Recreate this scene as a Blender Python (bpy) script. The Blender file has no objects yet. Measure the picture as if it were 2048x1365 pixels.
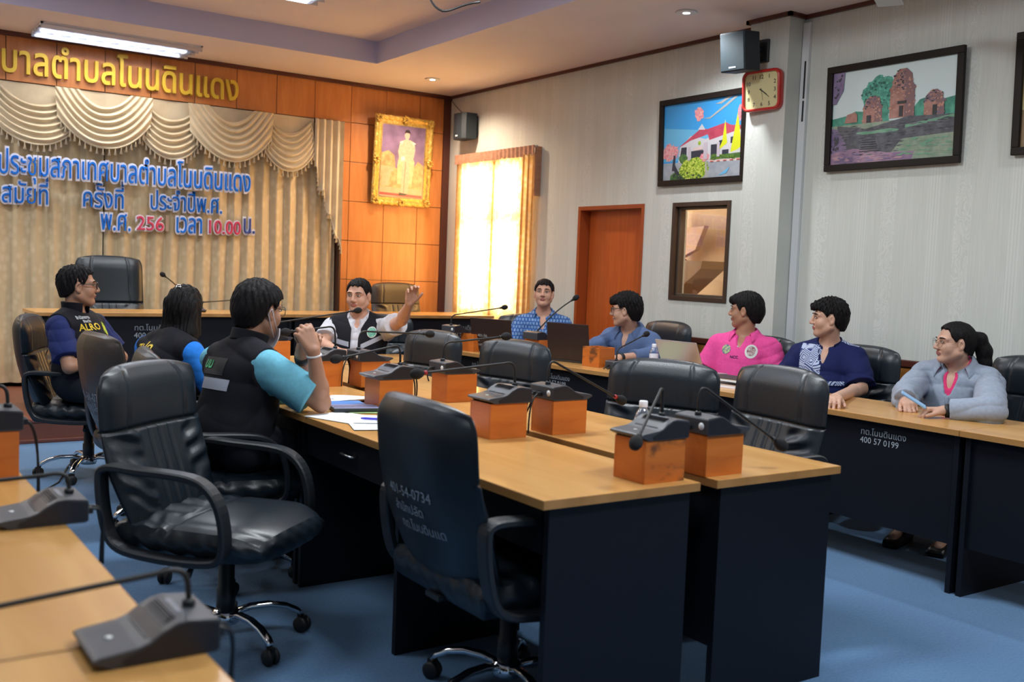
import bpy, bmesh, math, random
import numpy as np
from mathutils import Vector, Matrix
from mathutils.bvhtree import BVHTree
random.seed(7); np.random.seed(7)
PI = math.pi
SC = bpy.context.scene
COL = SC.collection

# ------------------------------------------------------------------ camera, light, exposure
CAM_R = Vector((0.826, -0.563, 0.039)); CAM_U = Vector((0.007, 0.080, 0.997)); CAM_W = Vector((0.564, 0.823, -0.070))
CAM_R.normalize(); CAM_W = (CAM_W - CAM_R*CAM_W.dot(CAM_R)).normalized(); CAM_U = CAM_R.cross(CAM_W)
CAM_H = 1.385; FPX = 2038.7
cam = bpy.data.cameras.new('camera'); cam.sensor_width = 36; cam.lens = FPX/2048*36
cam.clip_start = 0.05; cam.clip_end = 60
cam.dof.use_dof = True; cam.dof.focus_distance = 5.6; cam.dof.aperture_fstop = 3.2
cam_o = bpy.data.objects.new('camera', cam); COL.objects.link(cam_o)
m = Matrix((CAM_R, CAM_U, -CAM_W)).transposed().to_4x4(); m.translation = (0, 0, CAM_H)
cam_o.matrix_world = m; SC.camera = cam_o
def at(x, y, depth):
    'world point seen at photo pixel x, y at this depth along the optical axis'
    return Vector((0, 0, CAM_H)) + (CAM_R*((x-1024)/FPX) - CAM_U*((y-682.5)/FPX) + CAM_W)*depth

def atz(x, y, z):
    'world point seen at photo pixel x, y at height z'
    d = at(x, y, 1.0)-Vector((0, 0, CAM_H)); return Vector((0, 0, CAM_H))+d*((z-CAM_H)/d.z)

SC.view_settings.view_transform = 'Standard'; SC.view_settings.look = 'None'
SC.view_settings.gamma = 1; SC.view_settings.use_curve_mapping = False
SC.view_settings.exposure = 0.22
SC.cycles.use_denoising = True
SC.cycles.max_bounces = 7; SC.cycles.diffuse_bounces = 4; SC.cycles.glossy_bounces = 3
SC.cycles.transmission_bounces = 5; SC.cycles.transparent_max_bounces = 8
SC.cycles.sample_clamp_indirect = 6; SC.cycles.caustics_reflective = False; SC.cycles.caustics_refractive = False
SC.cycles.blur_glossy = 0.6

world = bpy.data.worlds.new('sky'); SC.world = world; world.use_nodes = True
bgn = world.node_tree.nodes['Background']; bgn.inputs[0].default_value = (0.75, 0.86, 1.0, 1); bgn.inputs[1].default_value = 1.2

def area(name, loc, sx, sy, power, color, rot=(0, 0, 0), spread=PI):
    l = bpy.data.lights.new(name, 'AREA'); l.shape = 'RECTANGLE'; l.size = sx; l.size_y = sy
    l.energy = power; l.color = color; l.spread = spread
    o = bpy.data.objects.new(name, l); COL.objects.link(o); o.location = loc; o.rotation_euler = rot
    return o
XR, YB, ZC, ZT = 5.785, 9.8, 3.25, 3.455          # right wall, back wall, ceiling, raised tray
XL, YF = -3.0, -2.6                                # left and front walls (outside the picture)
TX0, TX1, TY0, TY1 = -1.5, 4.34, -1.2, 8.74        # tray opening
COOL = (0.90, 0.96, 1.0); WARM = (1.0, 0.72, 0.45)
FIX_TRAY = [(2.62, 7.45), (2.62, 4.2), (2.62, 0.9), (0.2, 7.45), (0.2, 4.2), (0.2, 0.9)]
FIX_EDGE = [(2.19, 9.4), (-0.6, 9.4)]
DOWN = [(5.1, 9.02), (5.1, 5.42), (5.1, 1.8), (-2.2, 5.4)]
P_TRAY, P_EDGE, P_DOWN, P_WIN = 62, 38, 14, 400
for (x, y), k in zip(FIX_TRAY, (1.0, 1.25, 1.1, 0.5, 0.40, 0.35)):
    area('tray_light', (x, y, ZT-0.006), 1.26, 0.50, P_TRAY*k, COOL)
for x, y in FIX_EDGE:
    for q in (-0.105, 0.105): area('stage_light', (x, y+q, ZC-0.006), 1.20, 0.06, P_EDGE/2, (1.0, 0.95, 0.88))
for i, (x, y) in enumerate(DOWN):
    l = bpy.data.lights.new('downlight_lamp', 'SPOT'); l.energy = P_DOWN*(7, 5, 4, 2)[i]; l.spot_size = 2.6; l.spot_blend = 0.6
    l.color = (1.0, 0.78, 0.58) if i == 0 else (0.95, 0.97, 1.0); l.shadow_soft_size = 0.05
    o = bpy.data.objects.new('downlight_lamp', l); COL.objects.link(o); o.location = (x, y, ZC-0.03)
area('daylight', (XR+0.55, 8.83, 1.85), 1.5, 1.8, P_WIN, (1.0, 0.93, 0.80), (0, math.radians(90), 0))

# ------------------------------------------------------------------ materials
def N(nt, t, **kw):
    n = nt.nodes.new(t)
    for k, v in kw.items():
        if k.startswith('i_'): n.inputs[k[2:].replace('_', ' ')].default_value = v
        else: setattr(n, k, v)
    return n
_M = {}
def mat(name, col, rough=0.5, metal=0.0, spec=0.5, coat=0.0, sheen=0.0, trans=0.0, emit=None, estr=1.0, alpha=1.0, bump=None, ior=None):
    if name in _M: return _M[name]
    m = bpy.data.materials.new(name); m.use_nodes = True; nt = m.node_tree; b = nt.nodes['Principled BSDF']
    b.inputs['Base Color'].default_value = (*col, 1); b.inputs['Roughness'].default_value = rough
    b.inputs['Metallic'].default_value = metal; b.inputs['Specular IOR Level'].default_value = spec
    b.inputs['Coat Weight'].default_value = coat; b.inputs['Coat Roughness'].default_value = 0.12
    b.inputs['Sheen Weight'].default_value = sheen; b.inputs['Transmission Weight'].default_value = trans
    b.inputs['Alpha'].default_value = alpha
    if ior: b.inputs['IOR'].default_value = ior
    if emit: b.inputs['Emission Color'].default_value = (*emit, 1); b.inputs['Emission Strength'].default_value = estr
    if bump:
        sc, st, dist = bump
        tc = N(nt, 'ShaderNodeTexCoord'); no = N(nt, 'ShaderNodeTexNoise'); no.inputs['Scale'].default_value = sc; no.inputs['Detail'].default_value = 5
        bp = N(nt, 'ShaderNodeBump'); bp.inputs['Strength'].default_value = st; bp.inputs['Distance'].default_value = dist
        nt.links.new(tc.outputs['Object'], no.inputs['Vector']); nt.links.new(no.outputs['Fac'], bp.inputs['Height']); nt.links.new(bp.outputs['Normal'], b.inputs['Normal'])
    _M[name] = m; return m
def ramp(nt, stops):
    r = N(nt, 'ShaderNodeValToRGB'); e = r.color_ramp.elements
    while len(e) < len(stops): e.new(0.5)
    for q, (p, c) in zip(e, stops): q.position = p; q.color = (*c, 1)
    return r
def mapped(nt, scale, rot=(0, 0, 0), loc=(0, 0, 0), coord='Object'):
    tc = N(nt, 'ShaderNodeTexCoord'); mp = N(nt, 'ShaderNodeMapping')
    mp.inputs['Scale'].default_value = scale; mp.inputs['Rotation'].default_value = rot; mp.inputs['Location'].default_value = loc
    nt.links.new(tc.outputs[coord], mp.inputs['Vector']); return mp
def noise_mat(name, c1, c2, scale=(1, 1, 1), ns=5, detail=6, rough=0.5, spec=0.5, lo=0.35, hi=0.65, bump=0.0, coat=0.0, sheen=0.0, dist=0.0, metal=0.0):
    if name in _M: return _M[name]
    m = mat(name, c1, rough, metal, spec, coat, sheen); nt = m.node_tree; b = nt.nodes['Principled BSDF']
    mp = mapped(nt, scale); no = N(nt, 'ShaderNodeTexNoise'); no.inputs['Scale'].default_value = ns; no.inputs['Detail'].default_value = detail
    no.inputs['Distortion'].default_value = dist
    r = ramp(nt, [(lo, c1), (hi, c2)]); L = nt.links.new
    L(mp.outputs[0], no.inputs['Vector']); L(no.outputs['Fac'], r.inputs[0]); L(r.outputs[0], b.inputs['Base Color'])
    if bump:
        bp = N(nt, 'ShaderNodeBump'); bp.inputs['Strength'].default_value = bump; bp.inputs['Distance'].default_value = 0.01
        L(no.outputs['Fac'], bp.inputs['Height']); L(bp.outputs['Normal'], b.inputs['Normal'])
    return m

WOOD_TOP = noise_mat('maple_laminate', (0.50, 0.255, 0.075), (0.62, 0.345, 0.115), (1, 0.09, 1), 9, 6, 0.24, 0.5, 0.3, 0.7, dist=0.4)
WOOD_TOPX = noise_mat('maple_laminate_cross', (0.50, 0.255, 0.075), (0.62, 0.345, 0.115), (0.09, 1, 1), 9, 6, 0.24, 0.5, 0.3, 0.7, dist=0.4)
WOOD_EDGE = noise_mat('maple_edge', (0.36, 0.17, 0.05), (0.44, 0.22, 0.07), (1, 0.1, 1), 12, 4, 0.4)
BLACK_PANEL = mat('black_panel', (0.0035, 0.0045, 0.009), 0.5, spec=0.3, bump=(60, 0.05, 0.002))
WOOD_BOX = noise_mat('orange_box_wood', (0.50, 0.125, 0.018), (0.64, 0.185, 0.030), (1, 1, 6), 4, 6, 0.36, 0.5, 0.3, 0.7, dist=0.6)
WOOD_DOOR = noise_mat('door_wood', (0.44, 0.078, 0.012), (0.54, 0.115, 0.020), (3, 6, 0.35), 5, 6, 0.30, 0.5, 0.3, 0.7, dist=0.5)
WOOD_TRIM = mat('dark_red_trim', (0.085, 0.022, 0.014), 0.35)
WOOD_WAINSCOT = noise_mat('wainscot_wood', (0.34, 0.13, 0.026), (0.43, 0.18, 0.040), (2, 3, 0.3), 5, 5, 0.4)
LEATHER = noise_mat('black_leather', (0.0055, 0.010, 0.016), (0.008, 0.0145, 0.022), (1, 1, 1), 120, 3, 0.37, 0.50, bump=0.05)
LEATHER_BROWN = noise_mat('brown_leather', (0.030, 0.020, 0.016), (0.042, 0.028, 0.022), (1, 1, 1), 120, 3, 0.38, 0.5, bump=0.05)
PLASTIC = mat('black_plastic', (0.012, 0.014, 0.018), 0.42, bump=(250, 0.05, 0.001))
CHROME = mat('chrome', (0.80, 0.80, 0.82), 0.10, 1.0)
STEEL = mat('brushed_steel', (0.62, 0.62, 0.64), 0.28, 1.0)
MIC_GREY = mat('mic_grey_plastic', (0.042, 0.045, 0.055), 0.42, bump=(300, 0.05, 0.001))
MIC_GREY_DARK = mat('mic_side_plastic', (0.012, 0.012, 0.018), 0.45)
RUBBER = mat('black_rubber', (0.008, 0.008, 0.009), 0.55)
FOAM = mat('mic_foam', (0.010, 0.009, 0.010), 0.95, bump=(500, 0.6, 0.002))
RED_RING = mat('red_ring', (0.35, 0.02, 0.03), 0.3)
STICKER = mat('white_sticker', (0.75, 0.77, 0.78), 0.5)
WHITE_PAINT = mat('white_paint', (0.80, 0.78, 0.76), 0.7)
PAPER = mat('white_paper', (0.80, 0.82, 0.86), 0.8)
INK_WHITE = mat('faded_white_ink', (0.32, 0.36, 0.40), 0.6)
INK_BRIGHT = mat('white_ink', (0.42, 0.46, 0.50), 0.6)

# ------------------------------------------------------------------ mesh helpers
class MB:
    'collects shapes; build() links them as ONE mesh object'
    def __init__(s): s.v = []; s.f = []; s.mi = []; s.sm = []
    def add(s, vs, fs, mi=0, smooth=False):
        o = len(s.v); s.v += [tuple(p) for p in vs]
        for q in fs: s.f.append(tuple(i+o for i in q)); s.mi.append(mi); s.sm.append(smooth)
        return s
    def bm(s, b, mi=0, smooth=False, M=None):
        b.verts.index_update(); vs = [(M @ v.co) if M else v.co.copy() for v in b.verts]
        s.add(vs, [[v.index for v in f.verts] for f in b.faces], mi, smooth); b.free(); return s
    def box(s, x0, x1, y0, y1, z0, z1, bev=0.0, mi=0, M=None, seg=2):
        b = bmesh.new(); bmesh.ops.create_cube(b, size=1)
        for v in b.verts: v.co = Vector(((x0+x1)/2+v.co.x*(x1-x0), (y0+y1)/2+v.co.y*(y1-y0), (z0+z1)/2+v.co.z*(z1-z0)))
        if bev: bmesh.ops.bevel(b, geom=b.edges[:], offset=bev, segments=seg, profile=0.6, affect='EDGES')
        return s.bm(b, mi, bool(bev) and seg > 2, M)
    def prism(s, pts, axis, a0, a1, bev=0.0, mi=0, M=None, smooth=False):
        'polygon extruded along x, y or z; pts are the other two coordinates'
        def P(u, w, a): return {'x': (a, u, w), 'y': (u, a, w), 'z': (u, w, a)}[axis]
        b = bmesh.new(); n = len(pts)
        A = [b.verts.new(P(u, w, a0)) for u, w in pts]; B = [b.verts.new(P(u, w, a1)) for u, w in pts]
        b.faces.new(A); b.faces.new(B)
        for i in range(n): b.faces.new((A[i], A[(i+1) % n], B[(i+1) % n], B[i]))
        bmesh.ops.recalc_face_normals(b, faces=b.faces[:])
        if bev: bmesh.ops.bevel(b, geom=b.edges[:], offset=bev, segments=2, profile=0.6, affect='EDGES')
        return s.bm(b, mi, smooth, M)
    def lathe(s, prof, n=24, c=(0, 0, 0), mi=0, M=None, smooth=True):
        'profile of (radius, z) turned about z'
        vs = []; fs = []
        for r, z in prof:
            for k in range(n):
                a = 2*PI*k/n; p = Vector((c[0]+r*math.cos(a), c[1]+r*math.sin(a), c[2]+z)); vs.append(M @ p if M else p)
        for i in range(len(prof)-1):
            for k in range(n): fs.append((i*n+k, i*n+(k+1) % n, (i+1)*n+(k+1) % n, (i+1)*n+k))
        fs.append(tuple(reversed(range(n)))); fs.append(tuple(range((len(prof)-1)*n, len(prof)*n)))
        return s.add(vs, fs, mi, smooth)
    def tube(s, pts, r, n=10, mi=0, rect=None, closed=False, smooth=True, cap=True, up=None):
        'round (r, or a list of r) or rectangular section (rect = w, t) swept along points'
        P = [Vector(p) for p in pts]; m = len(P); vs = []; fs = []
        T = []
        for i in range(m):
            a = P[(i-1) % m] if (i > 0 or closed) else P[i]; b = P[(i+1) % m] if (i < m-1 or closed) else P[i]
            T.append((b-a).normalized())
        u = Vector(up) if up else (Vector((0, 0, 1)) if abs(T[0].z) < 0.9 else Vector((1, 0, 0)))
        for i in range(m):
            u = (u - T[i]*u.dot(T[i])).normalized(); w = T[i].cross(u)
            if rect:
                a, b = rect[0]/2, rect[1]/2; c = min(a, b)*0.45
                sec = [(a-c, b), (-a+c, b), (-a, b-c), (-a, -b+c), (-a+c, -b), (a-c, -b), (a, -b+c), (a, b-c)]
                for p, q in sec: vs.append(P[i]+w*p+u*q)
                k = len(sec)
            else:
                rr = r[i] if isinstance(r, (list, tuple)) else r; k = n
                for j in range(n): t = 2*PI*j/n; vs.append(P[i]+(u*math.cos(t)+w*math.sin(t))*rr)
            if up: u = Vector(up)
        for i in range(m if closed else m-1):
            for j in range(k): a = i*k; b = ((i+1) % m)*k; fs.append((a+j, a+(j+1) % k, b+(j+1) % k, b+j))
        if cap and not closed: fs.append(tuple(reversed(range(k)))); fs.append(tuple(range((m-1)*k, m*k)))
        return s.add(vs, fs, mi, smooth)
    def ball(s, c, r, nu=16, nv=10, mi=0, M=None):
        r = (r, r, r) if isinstance(r, (int, float)) else r; vs = []; fs = []
        for i in range(nv+1):
            t = PI*i/nv
            for k in range(nu):
                a = 2*PI*k/nu; p = Vector((r[0]*math.sin(t)*math.cos(a), r[1]*math.sin(t)*math.sin(a), r[2]*math.cos(t)))
                if M: p = M @ p
                vs.append(p+Vector(c))
        for i in range(nv):
            for k in range(nu): fs.append((i*nu+k, (i+1)*nu+k, (i+1)*nu+(k+1) % nu, i*nu+(k+1) % nu))
        return s.add(vs, fs, mi, True)
    def grid(s, fn, nu, nv, mi=0, smooth=True):
        vs = [fn(i/nu, j/nv) for j in range(nv+1) for i in range(nu+1)]; w = nu+1
        return s.add(vs, [(j*w+i, j*w+i+1, (j+1)*w+i+1, (j+1)*w+i) for j in range(nv) for i in range(nu)], mi, smooth)
    def build(s, name, mats, parent=None, loc=(0, 0, 0), rot=(0, 0, 0), recalc=True):
        me = bpy.data.meshes.new(name); me.from_pydata(s.v, [], s.f)
        for mm in (mats if isinstance(mats, (list, tuple)) else [mats]): me.materials.append(mm)
        me.polygons.foreach_set('material_index', s.mi); me.polygons.foreach_set('use_smooth', s.sm)
        if recalc:
            b = bmesh.new(); b.from_mesh(me); bmesh.ops.recalc_face_normals(b, faces=b.faces[:]); b.to_mesh(me); b.free()
        me.update()
        o = bpy.data.objects.new(name, me); COL.objects.link(o); o.location = loc; o.rotation_euler = rot
        if parent: o.parent = parent
        return o
def obj_mesh(name, me, mats, parent=None):
    for mm in (mats if isinstance(mats, (list, tuple)) else [mats]): me.materials.append(mm)
    o = bpy.data.objects.new(name, me); COL.objects.link(o)
    if parent: o.parent = parent
    return o
def tag(o, label, cat, group=None):
    o['label'] = label; o['category'] = cat
    if group: o['group'] = group
    return o
def thing(name, label, cat, loc=(0, 0, 0), rz=0, group=None):
    o = bpy.data.objects.new(name, None); COL.objects.link(o); o.empty_display_size = 0.1
    o.location = loc; o.rotation_euler = (0, 0, rz); return tag(o, label, cat, group)
def struct(o): o['kind'] = 'structure'; return o
def copy_tree(o, parent=None):
    c = o.copy(); COL.objects.link(c); c.parent = parent
    for ch in list(o.children): copy_tree(ch, c)
    return c
def bez(p0, p1, p2, p3, n=12):
    p0, p1, p2, p3 = map(Vector, (p0, p1, p2, p3))
    return [p0*(1-t)**3+p1*3*t*(1-t)**2+p2*3*t*t*(1-t)+p3*t**3 for t in [i/n for i in range(n+1)]]

# ------------------------------------------------------------------ lettering
def text_arrays(s, size=1.0, bold=0.0, depth=0.0, res=3, spacing=1.0):
    'vertices and faces of a line of text; contours that overlap inside a glyph are filled one by one'
    c = bpy.data.curves.new('lettering', 'FONT'); c.size = size; c.space_character = spacing; c.body = s
    o = bpy.data.objects.new('lettering', c); COL.objects.link(o); bpy.context.view_layer.update()
    for q in bpy.context.selected_objects: q.select_set(False)
    o.select_set(True); bpy.context.view_layer.objects.active = o; bpy.ops.object.convert(target='CURVE'); cu = o.data
    loops = []
    for sp in cu.splines:
        P = [(np.array(b.co), np.array(b.handle_left), np.array(b.handle_right)) for b in sp.bezier_points]
        if len(P) < 2: continue
        pl = []
        for k, b in enumerate(P):
            d = P[(k+1) % len(P)]
            for t in (0, .25, .5, .75): pl.append(b[0]*(1-t)**3+3*b[2]*t*(1-t)**2+3*d[1]*t*t*(1-t)+d[0]*t**3)
        pl = np.array(pl)[:, :2]; x, y = pl[:, 0], pl[:, 1]; loops.append((P, pl, 0.5*float(np.sum(x*np.roll(y, -1)-np.roll(x, -1)*y))))
    bpy.data.objects.remove(o); bpy.data.curves.remove(cu)
    def within(pl, p):
        x, y = pl[:, 0], pl[:, 1]; x2, y2 = np.roll(x, -1), np.roll(y, -1); k = (y > p[1]) != (y2 > p[1])
        return bool(np.sum(k & (p[0] < (x2-x)*(p[1]-y)/np.where(y2 == y, 1e-9, y2-y)+x)) % 2)
    sign = 1 if sum(a for _, _, a in loops) > 0 else -1
    outs = [q for q in loops if q[2]*sign > 0]; holes = [q for q in loops if q[2]*sign <= 0]; groups = [[q] for q in outs]
    for h in holes:
        best = [g for g in groups if within(g[0][1], h[1][0])]
        for g in best: g.append(h)
        if not best: groups.append([h])
    V = []; F = []
    for gi, g in enumerate(groups):
        cu = bpy.data.curves.new('glyph', 'CURVE'); cu.dimensions = '2D'; cu.fill_mode = 'BOTH'; cu.offset = bold; cu.extrude = depth; cu.resolution_u = res
        for P, _, _ in g:
            sp = cu.splines.new('BEZIER'); sp.bezier_points.add(len(P)-1); sp.use_cyclic_u = True
            for b, (co, hl, hr) in zip(sp.bezier_points, P): b.handle_left_type = b.handle_right_type = 'FREE'; b.co = co; b.handle_left = hl; b.handle_right = hr
        ob = bpy.data.objects.new('glyph', cu); me = ob.to_mesh(); n = len(V)
        V += [(v.co.x, v.co.y, v.co.z+size*0.0025*(gi % 2)) for v in me.vertices]; F += [tuple(i+n for i in p.vertices) for p in me.polygons]
        ob.to_mesh_clear(); bpy.data.objects.remove(ob); bpy.data.curves.remove(cu)
    return np.array(V), F
def mesh_arrays(me):
    v = np.empty(len(me.vertices)*3); me.vertices.foreach_get('co', v)
    return v.reshape(-1, 3), [tuple(p.vertices) for p in me.polygons]
TONES = '\u0e48\u0e49\u0e4a\u0e4b'; ABOVE = '\u0e31\u0e34\u0e35\u0e36\u0e37'
def thai(s, size, bold=0.0, depth=0.0, res=3, spacing=1.0):
    'text with the tone marks that sit over an upper vowel lifted clear of it'
    base = ''; lifts = []
    for ch in s:
        if ch in TONES and base and base[-1] in ABOVE: lifts.append((len(base), ch))
        else: base += ch
    def width(q):
        if not q: return 0.0
        v, _ = text_arrays(q, size, 0, 0, 1, spacing); return float(v[:, 0].max())
    v, f = text_arrays(base, size, bold, depth, res, spacing); v = [tuple(p) for p in v]
    for n, ch in lifts:
        a, fa = text_arrays('\u0e01'+ch, size, bold, depth, res, spacing); one = width('\u0e01')
        hi = a[:, 1].max(); keep = [q for q in fa if a[list(q), 1].min() > size*0.60]
        off = width(base[:n]+'\u0e01')-width('\u0e01')-(width('\u0e01\u0e01')-one)
        ids = sorted({i for q in keep for i in q}); mp = {i: k+len(v) for k, i in enumerate(ids)}
        v += [(a[i, 0]+off, a[i, 1]+size*0.17, a[i, 2]) for i in ids]; f += [tuple(mp[i] for i in q) for q in keep]
    return np.array(v), f
def place_text(vf, origin, right, up, width=None, height=None):
    'text vertices laid on a plane; width fits the line into that length'
    v, f = vf; v = v.copy()
    if width: v[:, 0] = (v[:, 0]-v[:, 0].min())*(width/(v[:, 0].max()-v[:, 0].min()))
    if height: v[:, 1] *= height
    o = Vector(origin); r = Vector(right).normalized(); u = Vector(up).normalized(); n = r.cross(u)
    return [o+r*float(p[0])+u*float(p[1])+n*float(p[2]) for p in v], f
# ------------------------------------------------------------------ room materials
def wallpaper():
    m = mat('grey_wallpaper', (0.56, 0.56, 0.53), 0.62); nt = m.node_tree; b = nt.nodes['Principled BSDF']; L = nt.links.new
    tc = N(nt, 'ShaderNodeTexCoord'); sp = N(nt, 'ShaderNodeSeparateXYZ'); L(tc.outputs['Object'], sp.inputs[0])
    # fine vertical threads
    mp = N(nt, 'ShaderNodeMapping'); mp.inputs['Scale'].default_value = (1, 60, 1.2); L(tc.outputs['Object'], mp.inputs[0])
    n1 = N(nt, 'ShaderNodeTexNoise'); n1.inputs['Scale'].default_value = 3; n1.inputs['Detail'].default_value = 3; L(mp.outputs[0], n1.inputs['Vector'])
    r1 = ramp(nt, [(0.3, (0.545, 0.575, 0.54)), (0.7, (0.61, 0.64, 0.605))]); L(n1.outputs['Fac'], r1.inputs[0])
    # bands: every 0.53 m a scroll band and a band of stripes
    md = N(nt, 'ShaderNodeMath', operation='MODULO'); ad = N(nt, 'ShaderNodeMath', operation='ADD'); ad.inputs[1].default_value = 50.0
    L(sp.outputs['Y'], ad.inputs[0]); L(ad.outputs[0], md.inputs[0]); md.inputs[1].default_value = 0.53
    def band(a, w):
        s = N(nt, 'ShaderNodeMath', operation='SUBTRACT'); s.inputs[1].default_value = a; L(md.outputs[0], s.inputs[0])
        ab = N(nt, 'ShaderNodeMath', operation='ABSOLUTE'); L(s.outputs[0], ab.inputs[0])
        lt = N(nt, 'ShaderNodeMath', operation='LESS_THAN'); lt.inputs[1].default_value = w; L(ab.outputs[0], lt.inputs[0]); return lt
    wv = N(nt, 'ShaderNodeTexNoise'); wv.inputs['Scale'].default_value = 5.5; wv.inputs['Detail'].default_value = 1; wv.inputs['Distortion'].default_value = 1.2
    mp2 = N(nt, 'ShaderNodeMapping'); mp2.inputs['Scale'].default_value = (1, 1.5, 1); L(tc.outputs['Object'], mp2.inputs[0]); L(mp2.outputs[0], wv.inputs['Vector'])
    pp = N(nt, 'ShaderNodeMath', operation='PINGPONG'); pp.inputs[1].default_value = 0.035; L(wv.outputs['Fac'], pp.inputs[0]); g = N(nt, 'ShaderNodeMath', operation='GREATER_THAN'); g.inputs[1].default_value = 0.019; L(pp.outputs[0], g.inputs[0])
    mu = N(nt, 'ShaderNodeMath', operation='MULTIPLY'); L(g.outputs[0], mu.inputs[0]); L(band(0.10, 0.055).outputs[0], mu.inputs[1])
    w2 = N(nt, 'ShaderNodeTexWave', wave_type='BANDS', bands_direction='Y'); w2.inputs['Scale'].default_value = 16; w2.inputs['Distortion'].default_value = 0; L(tc.outputs['Object'], w2.inputs['Vector'])
    g2 = N(nt, 'ShaderNodeMath', operation='GREATER_THAN'); g2.inputs[1].default_value = 0.6; L(w2.outputs['Fac'], g2.inputs[0])
    mu2 = N(nt, 'ShaderNodeMath', operation='MULTIPLY'); L(g2.outputs[0], mu2.inputs[0]); L(band(0.30, 0.045).outputs[0], mu2.inputs[1])
    mx = N(nt, 'ShaderNodeMath', operation='MAXIMUM'); L(mu.outputs[0], mx.inputs[0]); L(mu2.outputs[0], mx.inputs[1])
    mix = N(nt, 'ShaderNodeMix', data_type='RGBA'); mix.inputs[7].default_value = (0.68, 0.705, 0.675, 1); L(r1.outputs[0], mix.inputs[6])
    sc = N(nt, 'ShaderNodeMath', operation='MULTIPLY'); sc.inputs[1].default_value = 0.55; L(mx.outputs[0], sc.inputs[0]); L(sc.outputs[0], mix.inputs[0])
    L(mix.outputs[2], b.inputs['Base Color'])
    bp = N(nt, 'ShaderNodeBump'); bp.inputs['Strength'].default_value = 0.35; bp.inputs['Distance'].default_value = 0.003; L(mx.outputs[0], bp.inputs['Height']); L(bp.outputs[0], b.inputs['Normal'])
    return m
WALLPAPER = wallpaper()
CARPET = noise_mat('blue_carpet', (0.065, 0.155, 0.300), (0.095, 0.205, 0.370), (1, 1, 1), 90, 6, 0.95, 0.15, 0.3, 0.7, bump=0.3, sheen=0.25)
CEIL = noise_mat('ceiling_paint', (0.79, 0.71, 0.70), (0.82, 0.74, 0.73), (1, 1, 1), 2, 2, 0.75, 0.3)
WOOD_PANEL = noise_mat('wall_panel_veneer', (0.46, 0.165, 0.045), (0.56, 0.225, 0.070), (4, 4, 0.5), 5, 6, 0.34, 0.45, 0.3, 0.7, dist=0.5)
GROOVE = mat('panel_groove', (0.055, 0.018, 0.010), 0.5)
STAGE_WOOD = noise_mat('stage_planks', (0.17, 0.055, 0.035), (0.25, 0.085, 0.050), (0.25, 5, 1), 4, 6, 0.35, 0.5, 0.3, 0.7)

# ------------------------------------------------------------------ shell
mb = MB(); mb.add([(XL, YF, 0), (XR, YF, 0), (XR, 10.2, 0), (XL, 10.2, 0)], [(0, 1, 2, 3)]); struct(mb.build('floor', CARPET))

mb = MB()                                                    # ceiling with its raised tray, one surface
xs = [XL, TX0, TX1, XR+0.2]; ys = [YF, TY0, TY1, 10.2]
for i in range(3):
    for j in range(3):
        z = ZT if (i == 1 and j == 1) else ZC
        if (i, j) == (1, 1): continue
        mb.add([(xs[i], ys[j], z), (xs[i+1], ys[j], z), (xs[i+1], ys[j+1], z), (xs[i], ys[j+1], z)], [(0, 3, 2, 1)])
mb.add([(TX0, TY0, ZT), (TX1, TY0, ZT), (TX1, TY1, ZT), (TX0, TY1, ZT)], [(0, 3, 2, 1)])
COVE = mat('cove_paint', (0.60, 0.57, 0.74), 0.75)
for a, b in (((TX0, TY1), (TX1, TY1)), ((TX1, TY1), (TX1, TY0)), ((TX1, TY0), (TX0, TY0)), ((TX0, TY0), (TX0, TY1))):
    mb.add([(*a, ZC), (*b, ZC), (*b, ZT), (*a, ZT)], [(0, 1, 2, 3)], 1)
struct(mb.build('ceiling', [CEIL, COVE], recalc=False))

DOOR = (6.536, 7.438, 0.0, 1.982); WIN2 = (5.546, 6.186, 1.190, 1.978); WIN1 = (8.25, 9.42, 0.95, 2.46)
def wall_with_holes(name, x0, x1, y0, y1, z0, z1, holes, m):
    mb = MB(); ys = sorted({y0, y1, *[h[0] for h in holes], *[h[1] for h in holes]}); zs = sorted({z0, z1, *[h[2] for h in holes], *[h[3] for h in holes]})
    for a, b in zip(ys, ys[1:]):
        col = []
        for c, d in zip(zs, zs[1:]):
            if any(h[0] <= a and b <= h[1] and h[2] <= c and d <= h[3] for h in holes): continue
            if col and abs(col[-1][1]-c) < 1e-6: col[-1] = (col[-1][0], d)
            else: col.append((c, d))
        for c, d in col: mb.box(x0, x1, a, b, c, d)
    return struct(mb.build(name, m))
wall_with_holes('wall_right', XR, XR+0.16, YF, 10.2, 0, ZC+0.02, [DOOR, WIN2, WIN1], WALLPAPER)
mb = MB(); mb.box(5.62, XR, 4.93, 5.29, 0, ZC); struct(mb.build('wall_pillar', WALLPAPER))
mb = MB(); mb.box(XL-0.12, XL, YF, 10.2, 0, ZC+0.02); struct(mb.build('wall_left', WALLPAPER))
mb = MB(); mb.box(XL, XR, YF-0.12, YF, 0, ZC+0.02); struct(mb.build('wall_front', WALLPAPER))

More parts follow.
